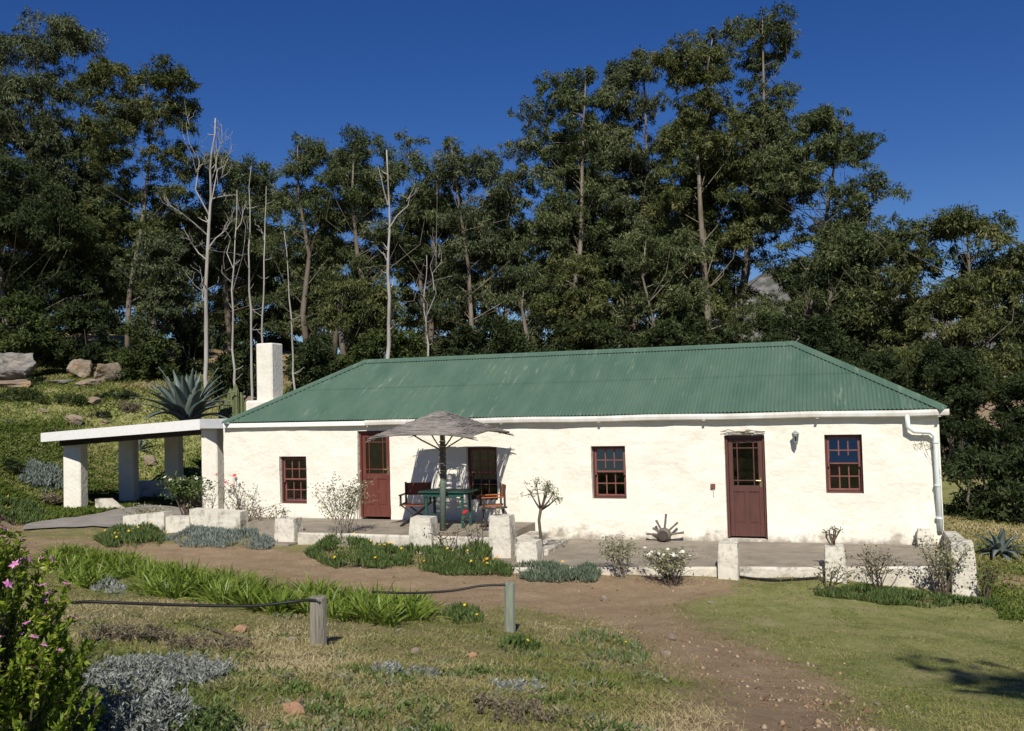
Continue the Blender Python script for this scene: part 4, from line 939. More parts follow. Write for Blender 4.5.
for i, (px, py, w_, h_, m_, lab) in enumerate(((20, 399, 26, 13, 'brshrub', 'low green scrub under the flat rock at the left edge'), (70, 402, 30, 11, 'brshrub', 'low green scrub below the boulders on the hill'), (118, 396, 22, 9, 'dkshrub', 'dark low scrub between boulders and agave'), (128, 408, 14, 8, 'dryleaf', 'reddish dry scrub on the hill left of the agave'), (15, 425, 16, 8, 'weed', 'small weedy scrub at the left edge of the hillside'), (55, 437, 16, 8, 'brshrub', 'small scrub tuft on the slope above the carport corner'), (10, 470, 22, 12, 'dkshrub', 'dark scrub on the slope at the left edge'), (100, 416, 12, 6, 'dkshrub', 'tiny dark scrub tuft above the carport fascia'), (40, 500, 22, 9, 'dryleaf', 'dry brown scrub on the bank beside the drive'), (118, 470, 12, 8, 'weed', 'weedy tuft seen between the carport pillars'), (58, 368, 16, 14, 'dkshrub', 'dark scrub wedged between the rock outcrops'), (35, 385, 14, 9, 'brshrub', 'green scrub in front of the pale slab'))):
    p = at(px, py); D = (p - CAM) @ CF; bush('hill_scrub', lab, D, (px - w_, px + w_, py - h_, py + 3), 400 + i, m_, (.16, .34), 2600, .11, .035, 'low scrub on the hillside', .8, 'scrub', 1.3)
# bare dead trunks
def dead(label, D, pts, rad, branches, seed, name='dead_tree'):
    rng = np.random.default_rng(seed); K = [onD(x, y, D) for x, y in pts]; b = K[0].copy(); b[2] = g1(b[0], b[1]) - .1; K = np.array([b] + K); m = MB()
    tt = np.linspace(0, len(K) - 1, 13); P = [np.array([np.interp(t, range(len(K)), K[:, i]) for i in range(3)]) + rng.normal(size=3) * [rad * .28, rad * .28, 0] * (0 < t) for t in tt]
    n = len(P); rr = [rad * .58 * (1 - .78 * i / (n - 1)) * rng.uniform(.9, 1.1) for i in range(n)]; m.tube(P, rr, 7)
    def spray(a, c, r, lev):
        k1 = a * .6 + c * .4 + rng.normal(size=3) * np.linalg.norm(c - a) * .07; k2 = a * .25 + c * .75 + rng.normal(size=3) * np.linalg.norm(c - a) * .07
        m.tube([a, k1, k2, c], [r, r * .75, r * .5, max(r * .2, .006)], 5, False)
        if lev:
            for j in range(5 if lev > 1 else 3):
                f = rng.uniform(.3, 1); q = k1 * (1 - f) + c * f; e = q + (c - a) * rng.uniform(.1, .28) + rng.normal(size=3) * np.linalg.norm(c - a) * .2; e[2] += .1 * np.linalg.norm(c - a); spray(q, e, max(r * .4, .009), lev - 1)
    for x0, y0, x1, y1 in branches:
        spray(onD(x0, y0, D), onD(x1, y1, D + rng.normal() * .5), rad * .19, 1 if 'twiggy' in label or 'pole' in label or 'tallest' in label else 2)
    for j in range(8 if len(K) > 2 else 2):          # broken stubs
        t = rng.uniform(.3, .97); i = int(t * (n - 1)); d = rng.normal(size=3); d[2] = abs(d[2]) * .6; d = unit(d) * rng.uniform(.15, .55); m.tube([P[i], P[i] + d * .6, P[i] + d + [0, 0, .05]], [rad * .16, rad * .12, .008], 4, False)
    o = m.build(name, 'deadwood', None, True, b); return tag(o, label, 'dead tree', 'bare dead trunks before the treeline')
dead('bare grey dead tree with many upswept branches, left of the other dead trunks', 38, [(206, 360), (207, 250), (212, 170), (214, 118)], .19, [(207, 235, 176, 210), (208, 225, 226, 165), (209, 215, 196, 150), (211, 180, 222, 140), (207, 250, 228, 228), (207, 260, 190, 240), (210, 200, 232, 195), (206, 300, 202, 285)], 71)
dead('thin twiggy dead tree between the branched dead tree and the bare poles', 38, [(234, 370), (232, 290), (238, 190)], .12, [(233, 290, 245, 240), (234, 270, 222, 225), (236, 230, 246, 205), (232, 300, 222, 265)], 72)
dead('straight slim bare pole trunk, left one above the chimney', 37, [(251, 330), (249, 250), (250, 166)], .11, [(249, 240, 247, 225)], 73)
dead('straight slim bare pole trunk just right of its twin above the chimney', 37, [(262, 335), (264, 260), (266, 186)], .10, [(264, 240, 262, 232)], 74)
dead('leaning pale bare pole right of the chimney', 34, [(295, 392), (291, 320), (285, 231)], .10, [(287, 258, 284, 250)], 75)
dead('tallest pale dead trunk with stub branches above the left part of the ridge', 38, [(389, 345), (388, 250), (388, 150)], .19, [(388, 205, 378, 166), (388, 230, 410, 196), (388, 262, 381, 252), (388, 290, 393, 279), (389, 330, 396, 325), (388, 318, 394, 312)], 76)
dead('pale forked dead stems low in the trees right of the tallest dead trunk', 39, [(428, 345), (424, 300), (427, 255)], .10, [(425, 320, 436, 250), (426, 335, 421, 270), (434, 290, 441, 250)], 77)
dead('pale fallen dead branch sticking up over the right end of the ridge', 40, [(782, 350), (800, 338), (840, 335)], .06, [(800, 338, 830, 345), (782, 348, 760, 356)], 78, 'dead_branch')
dead('slanting grey dead branch low in the thicket right of the cottage', 26, [(982, 525), (986, 515), (992, 498)], .04, [], 79, 'dead_branch')

# ------------------------------------------------------------------ hill: rocks, agaves, cacti
for (px, py, D, r, sd_, lab, m_) in ((12, 358, 40, (1.55, 1.0, .5), 1, 'large pale flat topped rock at the left edge under the bushes', 'rock_grey'), (10, 384, 39, (1.6, 1.0, .26), 2, 'low pale slab of rock at the left edge below the large one', 'rock'),
 (83, 364, 41, (.6, .7, .4), 3, 'orange pale rock in the gap between the bushes, left of the blocky one', 'rock'), (105, 372, 40, (.6, .7, .66), 4, 'blocky orange pale boulder beside the rounded bush', 'rock'), (60, 384, 40, (1.0, .7, .2), 5, 'low pale grey rock in front of the orange boulders', 'rock_grey'), (88, 384, 39.5, (.75, .6, .3), 6, 'flat pale rock lying below the blocky boulder', 'rock')):
    c = onD(px, py, D); gg = g1(c[0], c[1]) - .3; up_ = r[2]; zt_r = c[2] + up_; r = (r[0], r[1], max((zt_r - gg) / 2, up_)); c[2] = zt_r - r[2]; icorock('rock', c, r, m_, sd_)
    o = bpy.context.scene.objects[-1] if False else COL.objects[-1]; tag(o, lab, 'rock', 'rocks on the hillside')
for (px, py, r, sd_, lab) in ((93, 404, .5, 11, 'small pale rock in the hill grass under the boulders'), (75, 424, .45, 12, 'long pale rock in the grass above the carport roof'), (44, 413, .28, 13, 'small white rock on the grassy slope at far left'), (248, 402, .45, 14, 'pale rock beside the cacti left of the chimney'), (150, 463, .45, 15, 'grey rock on the bank seen under the carport roof'), (106, 425, .2, 16, 'tiny white stone above the carport edge')):
    p = at(px, py); icorock('rock', p + [0, 0, r * .15], (r, r * .7, r * .5), 'rock', sd_); tag(COL.objects[-1], lab, 'rock', 'rocks on the hillside')
for (px, py, r, sd_, lab) in ((240, 632, .085, 21, 'orange stone in the grass left of the rubber tipped wooden post'), (293, 713, .075, 22, 'orange stone low in the foreground grass'), (473, 658, .055, 23, 'pale orange stone in the grass near the treated post'), (290, 641, .07, 24, 'flat buff stone beside the dry twig in the grass'), (416, 653, .06, 25, 'dull buff stone in the middle of the foreground grass'), (606, 601, .10, 26, 'pale stone at the edge of the soil bed'), (672, 640, .08, 27, 'pale stone on the brown track'), (664, 655, .07, 28, 'rough buff stone lower on the brown track'), (710, 604, .06, 29, 'small white stone where the lawn meets the soil'), (878, 706, .035, 30, 'tiny white stone on the lawn near the tree shadow')):
    p = at(px, py); icorock('stone', p + [0, 0, r * .2], (r * 1.1, r * .9, r * .65), 'brick' if 'orange' in lab else 'rock', sd_, None, 2); tag(COL.objects[-1], lab.replace('rubber tipped ', ''), 'stone', 'loose stones in the garden')
def agave(name, label, base, L, n, seed, m_='agave', wid=.2, group=None, curl=1.):
    rng = np.random.default_rng(seed); V = []; F = []; T = []
    for k in range(n):
        az = k * 2.399 + rng.normal() * .15; el = radians(18 + 70 * (k / n) ** .8 + rng.normal() * 5) ; l = L * rng.uniform(.8, 1.1) * (1 - .15 * (k / n)); h = np.array([cos(az), sin(az), 0]); s = np.array([-sin(az), cos(az), 0]); b0 = len(V); N = 9
        tn = np.clip(rng.normal(.5, .2), 0, 1); p = np.array(base, float) + h * .08 * L; e = el
        for i in range(N + 1):
            f = i / N; w = wid * L * (.55 + .9 * f if f < .35 else .865 * (1 - ((f - .35) / .65) ** 1.6)) * .5; d = h * cos(e) + np.array([0, 0, 1.]) * sin(e); nn = -h * sin(e) + np.array([0, 0, 1.]) * cos(e)
            V += [p + s * w + nn * w * .22, p - nn * .02 * L * (1 - f), p - s * w + nn * w * .22, p + nn * .012 * L]; T += [tn] * 4
            p = p + d * l / N; e -= curl * radians(2.2 + rng.random() * 3) * (1.3 - k / n) * (1.6 if rng.random() < .12 else 1)
        for i in range(N):
            for j in range(4): a = b0 + i * 4; F.append((a + j, a + (j + 1) % 4, a + 4 + (j + 1) % 4, a + 4 + j))
    o = link(name, V, F, MT[m_], None, True, np.array(T), base); return tag(o, label, 'agave', group)
b = onD(186, 424, 31.5); b[2] = min(b[2], g1(b[0], b[1]) + .6)
agave('agave', 'huge blue grey agave rosette behind the carport roof', onD(187, 420, 30), 1.95, 46, 1, wid=.23, curl=1.2)
agave('agave', 'small drooping blue grey agave right of the end pier', at(1001, 556), .66, 24, 3, wid=.24, curl=3.4)
agave('agave', 'half hidden agave tuft on the bank under the carport roof', at(138, 452), .8, 18, 5, wid=.14)
cr = np.random.default_rng(4); c0 = onD(236, 418, 30); ct = thing('columnar_cactus', c0, 'cluster of upright yellow green cactus columns between agave and chimney', 'cactus')
for k, (px, pt) in enumerate(((226, 398), (231, 388), (236, 384), (241, 392), (247, 400), (222, 404), (178, 363), (174, 372))):
    if k >= 6: continue
    b = onD(px, 425, 30 + cr.random()); t_ = onD(px, pt, 30 + cr.random()); seg = 14; V = []; F = []
    zs = np.linspace(b[2], t_[2], 8)
    for i, z in enumerate(zs):
        for j in range(seg): r = (.115 if j % 2 else .085) * (1 if i < 6 else (.85 if i == 6 else .3)); a = 2 * pi * j / seg; V.append((b[0] + r * cos(a), b[1] + r * sin(a), z))
    for i in range(7):
        for j in range(seg): F.append((i * seg + j, i * seg + (j + 1) % seg, (i + 1) * seg + (j + 1) % seg, (i + 1) * seg + j))
    F.append(tuple(range(7 * seg, 8 * seg))); link('stem', V, F, MT['cactus'], ct)

# ------------------------------------------------------------------ garden plants
def patch(name, label, pxs, h, m_, n, ll, lw, cat, group=None, flowers=None, seed=0, up=1.0, kind='leaf', bend=.25, mound=.6):
    """low plants covering a plan outline taken on the ground"""
    rng = np.random.default_rng(seed + 100); poly = np.array(plan(pxs)); lo, hi = poly.min(0), poly.max(0); Q = np.zeros((0, 2))
    while len(Q) < n:
        q = rng.uniform(lo, hi, (n * 2, 2)); q = q[inpoly(q[:, 0], q[:, 1], [tuple(p) for p in poly])]; cl = fbm(q[:, 0], q[:, 1], 2.6, seed, 2)
        q = q[rng.random(len(q)) < np.clip((cl - .38) * 5, .05, 1)]; Q = np.concatenate([Q, q])
    Q = Q[:n]; c = poly.mean(0); ph = mound * h * np.clip(fbm(Q[:, 0], Q[:, 1], 1.8, seed + 1, 3) * 1.5, .2, 1.2)
    # distance from the outline thins the mound's height
    e = np.min([np.abs((poly[(i + 1) % len(poly)][0] - poly[i][0]) * (poly[i][1] - Q[:, 1]) - (poly[i][0] - Q[:, 0]) * (poly[(i + 1) % len(poly)][1] - poly[i][1])) / (np.linalg.norm(poly[(i + 1) % len(poly)] - poly[i]) + 1e-6) for i in range(len(poly))], 0)
    ph = ph * np.clip(e / .22, .15, 1)
    z = gz(Q[:, 0], Q[:, 1]); P = np.column_stack([Q, z + ph * rng.random(n) ** .5]); d = rng.normal(size=(n, 3)) * .6; d[:, 2] = np.abs(d[:, 2]) + up
    base = (c[0], c[1], g1(*c)); t = thing(name, base, label, cat, group)
    if kind == 'leaf': V, F, T = leaves(P, d, ll * rng.uniform(.6, 1.3, n), lw * rng.uniform(.7, 1.3, n), .15, rng, np.clip(rng.normal(.5, .25, n), 0, 1))
    else:
        nc = n // 34; cq = Q[:nc]; j = rng.integers(0, nc, n); of = rng.normal(size=(n, 2)) * .05; Q = cq[j] + of; z = gz(Q[:, 0], Q[:, 1]); P = np.column_stack([Q, z - .01]); fan = rng.normal(size=(nc, 3)) * .25
        d = np.column_stack([of * 7, np.full(n, 1.)]) + fan[j] * [1, 1, 0] + rng.normal(size=(n, 3)) * .16; ll = ll * rng.uniform(.7, 1.2, nc)[j]; bend = bend * rng.uniform(.2, 2.2, n)
        V, F, T = blades(P, d, ll * rng.uniform(.6, 1.2, n), lw * rng.uniform(.7, 1.3, n), bend, rng, np.clip(rng.normal(.45, .25, n), 0, 1))
    link('foliage', V, F, MT[m_], t, False, T)
    if flowers:
        for m2, k, s in flowers:
            for i in rng.choice(n, k, replace=False): flower(t, (P[i, 0], P[i, 1], z[i] + ph[i] + h * .38), m2, s)
    return t
GZ = 'mounds of gazania and grey groundcover along the terraces'
patch('gazania_clump', 'green gazania mound with yellow flowers beside the concrete drive', [(94, 541), (112, 531), (150, 529), (166, 536), (160, 547), (105, 548)], .3, 'gaz', 5200, .12, .022, 'flowers', GZ, [('yellow', 8, .032)], 1)
patch('groundcover_clump', 'grey green groundcover mound below the rose bushes', [(164, 540), (200, 531), (262, 533), (277, 543), (268, 551), (180, 548)], .26, 'greyleaf', 6500, .085, .02, 'ground cover', GZ, None, 2)
patch('gazania_clump', 'bright green gazania mound with yellow flowers below the white rose', [(305, 556), (325, 543), (368, 541), (398, 552), (394, 571), (335, 570)], .32, 'gaz', 6000, .12, .022, 'flowers', GZ, [('yellow', 12, .032)], 3)
patch('gazania_clump', 'long green gazania drift with yellow and orange flowers under the umbrella terrace', [(394, 566), (402, 551), (470, 550), (500, 556), (520, 566), (510, 578), (440, 576)], .3, 'gaz', 7000, .12, .022, 'flowers', GZ, [('yellow', 11, .03), ('orange', 6, .03)], 4)
patch('groundcover_clump', 'grey green groundcover drift around the pruned tree', [(500, 570), (520, 556), (575, 560), (604, 572), (596, 584), (530, 583)], .26, 'gazg', 6500, .10, .02, 'ground cover', GZ, [('yellow', 2, .03)], 5)
patch('groundcover_clump', 'dark green groundcover along the foot of the lower terrace by the end pier', [(815, 596), (860, 590), (940, 600), (1000, 604), (985, 610), (900, 606)], .18, 'gaz', 5600, .09, .02, 'ground cover', GZ, None, 6)
patch('gazania_clump', 'little green clump with yellow flowers beside the treated post', [(496, 650), (510, 643), (530, 642), (540, 650), (520, 657)], .13, 'gaz', 600, .08, .02, 'flowers', GZ, [('yellow', 4, .02)], 7)
patch('gazania_clump', 'scruffy green clump with pale yellow flowers right of the strap leaves', [(438, 618), (455, 607), (480, 612), (484, 624), (455, 626)], .22, 'gaz', 900, .10, .02, 'flowers', GZ, [('yellow', 3, .022)], 8)
patch('gazania_clump', 'flat green clump with a yellow flower in the grass right of the treated post', [(560, 645), (580, 632), (625, 640), (655, 655), (640, 668), (590, 660)], .06, 'weed', 1100, .06, .018, 'flowers', GZ, [('yellow', 3, .02)], 9)
patch('strap_leaf_plants', 'long bed of upright yellow green strap leaves across the left foreground', [(40, 566), (60, 556), (110, 562), (200, 580), (260, 588), (340, 599), (420, 612), (432, 620), (410, 629), (330, 622), (230, 608), (120, 594), (60, 583)], .4, 'strap', 9500, .375, .021, 'strap leaves', None, None, 10, 2.2, 'blade', .3)
patch('grey_shrublets', 'grey woolly patch at the left end of the strap leaf bed', [(90, 590), (110, 580), (128, 588), (120, 602)], .35, 'silver', 900, .06, .02, 'ground cover', None, None, 11)
patch('hill_groundcover', 'blue grey groundcover on the slope left of the carport', [(18, 482), (30, 462), (58, 468), (64, 490), (50, 496)], .35, 'greyleaf', 3200, .13, .04, 'ground cover', None, None, 12)
patch('hill_groundcover', 'green groundcover on the slope at the left edge beside the drive', [(-30, 524), (-10, 500), (30, 504), (54, 516), (30, 524)], .35, 'gaz', 4500, .13, .03, 'ground cover', None, [('yellow', 3, .05)], 13)
for i, (px, py, w_, h_, m_, n, lab) in enumerate(((152, 682, 74, .15, 'silver', 4600, 'silver white leaved shrublet low in the left foreground'), (128, 640, 42, .14, 'dryleaf', 2200, 'brown grey dry heath clump beside the pink flowered bush'), (130, 735, 60, .24, 'silver', 4200, 'silver leaved shrublet in the shade at the bottom left edge'), (515, 692, 30, .06, 'silver', 420, 'small flat silver clump in the middle of the foreground'), (405, 675, 34, .07, 'silver', 420, 'thin silver tufts below the wooden post'), (510, 717, 45, .08, 'dryleaf', 700, 'dry brown clump at the bottom centre'), (208, 732, 30, .14, 'gaz', 1000, 'green leafy clump at the bottom edge beside the silver shrublet'), (210, 650, 40, .12, 'dryleaf', 800, 'low dry twiggy clump between silver shrublet and buff stone'))):
    p = at(px, py); v = (p - CAM) @ CF; r = w_ * v / FPX; rng = np.random.default_rng(200 + i); t = thing('shrublet', p, lab, 'shrublet', 'small grey and dry shrublets in the foreground')
    ns = max(30, n // 22); a = rng.uniform(0, 6.28, ns); rr = r * np.sqrt(rng.random(ns)); bs = np.column_stack([p[0] + rr * np.cos(a), p[1] + rr * np.sin(a)]); zz = gz(bs[:, 0], bs[:, 1]); hh = h_ * (1 - .6 * (rr / r) ** 2) * rng.uniform(.6, 1.15, ns)
    k = int(2.1 * n) // ns; P = []; Dd = []
    for j in range(ns):
        ln_ = np.array([cos(a[j]) * rr[j] / r * .5 + rng.normal() * .15, sin(a[j]) * rr[j] / r * .5 + rng.normal() * .15, 1.]); f = rng.random(k) ** .6
        P.append(np.array([bs[j, 0], bs[j, 1], zz[j]]) + ln_ * (hh[j] * f)[:, None] + rng.normal(size=(k, 3)) * .012); d = rng.normal(size=(k, 3)); d[:, 2] = abs(d[:, 2]) * .5 + .5; Dd.append(d)
    P = np.concatenate(P); V, F, T = leaves(P, np.concatenate(Dd), .036 * rng.uniform(.6, 1.3, len(P)), .0095 * rng.uniform(.7, 1.3, len(P)), .15, rng, np.clip(rng.normal(.5, .28, len(P)), 0, 1)); link('foliage', V, F, MT[m_], t, False, T)
# rose bushes and other twiggy shrubs
def twiggy(name, label, px, py, wpx, toppy, seed, nst=7, nl=160, m_='rosel', bark='twig', fl=(), ll=.055, cat='rose bush', group=None, Y=None, r0=.011, spread=1., base=None, dens_top=.3):
    rng = np.random.default_rng(seed + 300); p = np.array(base, float) if base is not None else (at(px, py) if Y is None else onY(px, py, Y))
    D = (p - CAM) @ CF; s = D / FPX; h = (py - toppy) * s; w_ = wpx * s; t = thing(name, p, label, cat, group); m = MB(); tips = []
    for k in range(nst):
        a = rng.uniform(0, 6.28); e = p + np.array([cos(a) * w_ * rng.uniform(.3, 1) * spread, sin(a) * w_ * rng.uniform(.2, .8) * spread, h * rng.uniform(.6, 1.)])
        b = p + rng.normal(size=3) * [.04, .04, 0]; k1 = b * .6 + e * .4 + rng.normal(size=3) * h * .05; k2 = b * .25 + e * .75 + rng.normal(size=3) * h * .05; m.tube([b - [0, 0, .05], k1, k2, e], [r0, r0 * .75, r0 * .5, r0 * .25], 5, False); tips += [k2, e]
        for j in range(4):
            f = rng.uniform(.3, .95); q = k1 * (1 - f) + e * f; g_ = q + np.array([rng.normal() * w_ * .35, rng.normal() * w_ * .3, h * rng.uniform(.05, .28)]); m.tube([q, (q + g_) / 2 + rng.normal(size=3) * .02, g_], [r0 * .45, r0 * .35, r0 * .2], 4, False); tips += [g_, (q + g_) / 2]
    link('stems', m.V, m.F, MT[bark], t); tips = np.array(tips); idx = rng.integers(0, len(tips), nl); P = tips[idx] + rng.normal(size=(nl, 3)) * .05; P[:, 2] = np.maximum(P[:, 2], p[2] + .03)
    V, F, T = leaves(P, rng.normal(size=(nl, 3)), ll * rng.uniform(.6, 1.3, nl), ll * .55 * rng.uniform(.7, 1.2, nl), .2, rng); link('leaves', V, F, MT[m_], t, False, T)
    tips = tips[np.linalg.norm((tips - p)[:, :2], axis=1) < w_ * 1.05]
    for m2, n2, s2 in fl:
        for q in tips[np.argsort(-tips[:, 2] + rng.random(len(tips)) * h * .35)[:n2]]: flower(t, q, m2, s2)
    return t
RS = 'rose bushes before the terraces'
twiggy('rose_bush', 'leggy rose bush with red blooms before the left window', 243, 530, 32, 470, 1, 12, 300, fl=[('red', 6, .055)], r0=.013, group=RS)
twiggy('rose_bush', 'bare brown rose bush at the left of the red roses', 203, 530, 28, 484, 2, 11, 320, m_='palerose', group=RS)
twiggy('rose_bush', 'dry twiggy rose bush over the grey groundcover right of the red roses', 262, 532, 22, 492, 3, 10, 160, m_='dryleaf', group=RS)
twiggy('rose_bush', 'pale leaved white rose bush in front of the red brown door', 345, 546, 30, 484, 4, 18, 1000, m_='palerose', fl=[('whitepetal', 8, .05)], group=RS, bark='twig_pale')
twiggy('flowering_shrub', 'dark green shrub with white flowers at the right carport pillar', 186, 513, 20, 480, 5, 22, 2400, m_='gaz', Y=-.75, fl=[('whitepetal', 9, .055)], ll=.075, cat='shrub')
twiggy('rose_bush', 'pale twiggy shrub beside the garden wall stub at the drive', 150, 531, 22, 506, 6, 12, 420, m_='palerose', group=RS)
twiggy('rose_bush', 'single red rose stem beside the tall white pillar', 474, 556, 12, 510, 7, 4, 50, fl=[('red', 1, .07)], group=RS)
twiggy('rose_bush', 'bare purple brown twigs under the umbrella terrace wall', 448, 556, 20, 528, 8, 7, 70, m_='dryleaf', group=RS)
twiggy('rose_bush', 'pale rose bush at the left end of the lower terrace front', 624, 578, 22, 540, 9, 14, 600, m_='palerose', group=RS, bark='twig_pale')
twiggy('rose_bush', 'bushy rose with small white flowers in the middle of the lower terrace front', 672, 586, 26, 552, 10, 18, 800, m_='palerose', fl=[('whitepetal', 22, .035)], group=RS)
twiggy('rose_bush', 'bare red brown rose bush near the right hand window', 880, 596, 30, 552, 11, 13, 200, m_='rosel', group=RS)
twiggy('rose_bush', 'thin rose twigs in front of the succulent topped pillar', 830, 594, 20, 566, 12, 9, 140, m_='rosel', group=RS)
twiggy('rose_bush', 'leafy yellow green rose bush leaning on the end pier', 945, 599, 26, 545, 13, 15, 620, m_='palerose', group=RS)
twiggy('rose_bush', 'rusty leaved rose bush right of the end pier', 986, 602, 16, 566, 14, 7, 170, m_='rosel', group=RS)
# pruned little tree by the steps
bp_ = at(542, 560); tr_ = thing('pruned_tree', bp_, 'small pruned tree with a bare dark trunk beside the steps', 'tree'); D_ = (bp_ - CAM) @ CF
def dp_(x, y, k=0.): q = onD(x, y, D_ + k); return q
m = MB(); m.tube([bp_ - [0, 0, .05], dp_(541, 540), dp_(539, 520), dp_(541, 508)], [.036, .031, .029, .03], 8)
tp = []
for (x, y, k) in ((531, 494, .1), (537, 489, -.1), (546, 489, .1), (554, 493, -.1), (557, 498, .15), (549, 486, 0)):
    q = dp_(x, y, k); m.tube([dp_(541, 510), dp_((541 + x) / 2, (508 + y) / 2 + 2, k / 2), q], [.022, .016, .009], 6); tp.append(q); g = np.random.default_rng(int(x))
    for j in range(7): e = q + g.normal(size=3) * .07 + [0, 0, .03]; m.tube([q, e], [.007, .003], 4, False); tp.append(e)
m.build('trunk', 'twig', tr_, True); tp = np.array(tp); ix = RNG.integers(0, len(tp), 330); V, F, T = leaves(tp[ix] + RNG.normal(size=(330, 3)) * .035, RNG.normal(size=(330, 3)), .055, .026); link('leaves', V, F, MT['palerose'], tr_, False, T)
# plants standing on the pillars
p = onY(833, 546, -2.7); t = thing('potted_succulent', p, 'bare pink stemmed succulent growing on the white pillar', 'succulent'); m = MB(); g = np.random.default_rng(2)
tips = []
for x, y in ((826, 533), (829, 530), (834, 529), (836, 531), (840, 530), (831, 536)): q = onY(x, y, -2.7 + g.normal() * .05); m.tube([p + [g.normal() * .03, g.normal() * .03, -.02], (p + q) / 2 + g.normal(size=3) * .02, q], [.016, .014, .012], 5); tips.append(q)
m.build('stems', 'twig', t); ix = g.integers(0, 6, 60); V, F, T = leaves(np.array(tips)[ix] + g.normal(size=(60, 3)) * .015, g.normal(size=(60, 3)) + [0, 0, .6], .06, .022); link('leaves', V, F, MT['rosel'], t, False, T)
p = onY(498, 517, -2.4); t = twiggy('potted_plant', 'small plant with pink buds on the tall white pillar', 0, 516, 7, 505, 21, 6, 60, base=p, fl=[('pink', 3, .025)], cat='plant', r0=.006, ll=.04)
p = onY(283, 520, -2.2); t = twiggy('potted_plant', 'small plant with yellow flowers on the white block pillar', 0, 520, 8, 507, 22, 6, 60, base=p, fl=[('yellow', 2, .03)], cat='plant', r0=.006, ll=.045)
# pink flowered bush in the near left corner
def pinkbush():
    rng = np.random.default_rng(77); c = onD(-40, 690, 4.1); c[2] = g1(c[0], c[1]); top = onD(0, 512, 4.1)[2]; h = top - c[2]; t = thing('flowering_bush', c, 'bright green bush with magenta pink flowers filling the near left corner', 'bush')
    P = []; Dd = []; m = MB(); tips = []
    for k in range(620):
        v = unit(rng.normal(size=3)); v[2] = abs(v[2]); q = c + v * np.array([.56, .62, h * 1.02]) * rng.uniform(.7, 1.) + [0, 0, .0]
        dr_ = unit(np.array([v[0] * .5, v[1] * .5, 1.]) + rng.normal(size=3) * .2); l = rng.uniform(.16, .34); b = q - dr_ * l
        m.tube([b * .35 + c * .65, b, q], [.006, .004, .002], 4, False); tips.append((q, dr_))
        n = int(l / .0046); f = rng.random(n) ** .8; P.append(b + dr_ * (l * f)[:, None]); d = rng.normal(size=(n, 3)) * .75 + dr_ * 1.05; Dd.append(d)
    P = np.concatenate(P); n = len(P); V, F, T = leaves(P, np.concatenate(Dd), 0.036 * rng.uniform(.6, 1.3, n), .0135 * rng.uniform(.8, 1.25, n), .12, rng, np.clip(rng.normal(.42, .24, n), 0, 1)); link('foliage', V, F, MT['polyg'], t, False, T)
    link('stems', m.V, m.F, MT['twig'], t)
    sel = sorted(range(len(tips)), key=lambda i: -(tips[i][0][2] + .35 * rng.random()))[:240]
    for i in sel:
        q, d = tips[i]
        if rng.random() < .8: flower(t, q + d * .008, 'pink', rng.choice([.016, .021, .026]), d, 'flower', 5)
pinkbush()
# fence posts and hoses
def post(label, px, pt, pb, w_, m_, seed, rz):
    p = at(px, pb); D = (p - CAM) @ CF; h = (pb - pt) * D / FPX; r = w_ * D / FPX / 2; rng = np.random.default_rng(seed); m = MB(); n = 10; V = []; F = []; zs = [-.25, 0, h * .3, h * .7, h - .01, h]
    for i, z in enumerate(zs):
        for k in range(n): a = 2 * pi * k / n; rr = r * (1 + .05 * sin(3 * a + seed) - (.35 if k == 7 and seed == 1 else 0)) * (.9 if i == 5 else 1); V.append((p[0] + rr * cos(a + rz) + z * .02, p[1] + rr * sin(a + rz), p[2] + z + (rng.normal() * .006 if i == 5 else 0)))
    for i in range(5):
        for k in range(n): F.append((i * n + k, i * n + (k + 1) % n, (i + 1) * n + (k + 1) % n, (i + 1) * n + k))
    F.append(tuple(range(5 * n, 6 * n))); o = link('wooden_post', V, F, MT[m_], None, False, None, p); tag(o, label, 'post', 'short posts carrying the hose'); return p, p + [0, 0, h], D
_, t1, D1 = post('thick grey split wooden post, left of the two', 318, 597, 646, 17, 'postwood', 1, .3)
_, t2, D2 = post('slim greenish wooden post, right of the two', 510, 583, 632, 11, 'postgreen', 2, 0)
def hose(P, r, lab): 
    P = [np.array(p, float) for p in P]; Q = []
    for i in range(len(P) - 1):
        p0, p1, p2, p3 = P[max(i - 1, 0)], P[i], P[i + 1], P[min(i + 2, len(P) - 1)]
        for f in np.linspace(0, 1, 8, endpoint=False): Q.append(.5 * ((2 * p1) + (-p0 + p2) * f + (2 * p0 - 5 * p1 + 4 * p2 - p3) * f * f + (-p0 + 3 * p1 - 3 * p2 + p3) * f ** 3))
    Q.append(P[-1]); o = MB().tube(Q, r, 7).build('hose', 'rubber', None, True, P[0]); tag(o, lab, 'hose')
hose([onD(48, 606, D1 - .8), onD(84, 602, D1 - .6), onD(120, 603, D1 - .5), onD(180, 605, D1 - .3), onD(250, 606, D1 - .1), onD(290, 602, D1), t1 + [0, -.06, -.02], t1 + [.06, -.05, -.05]], .014, 'black rubber hose running from the pink bush to the split post')
hose([onD(372, 592, D2 + .2), onD(410, 593, D2 + .1), onD(450, 591, D2), onD(480, 586, D2), t2 + [-.03, -.04, -.02], t2 + [.03, -.05, -.01]], .014, 'black rubber hose rising from the strap leaves to the greenish post')
Q = [at(x, y) for x, y in ((735, 578), (755, 581), (780, 582), (800, 581), (818, 580))]; hose([q + [0, 0, .03] for q in Q], .02, 'black hose lying along the foot of the lower terrace')
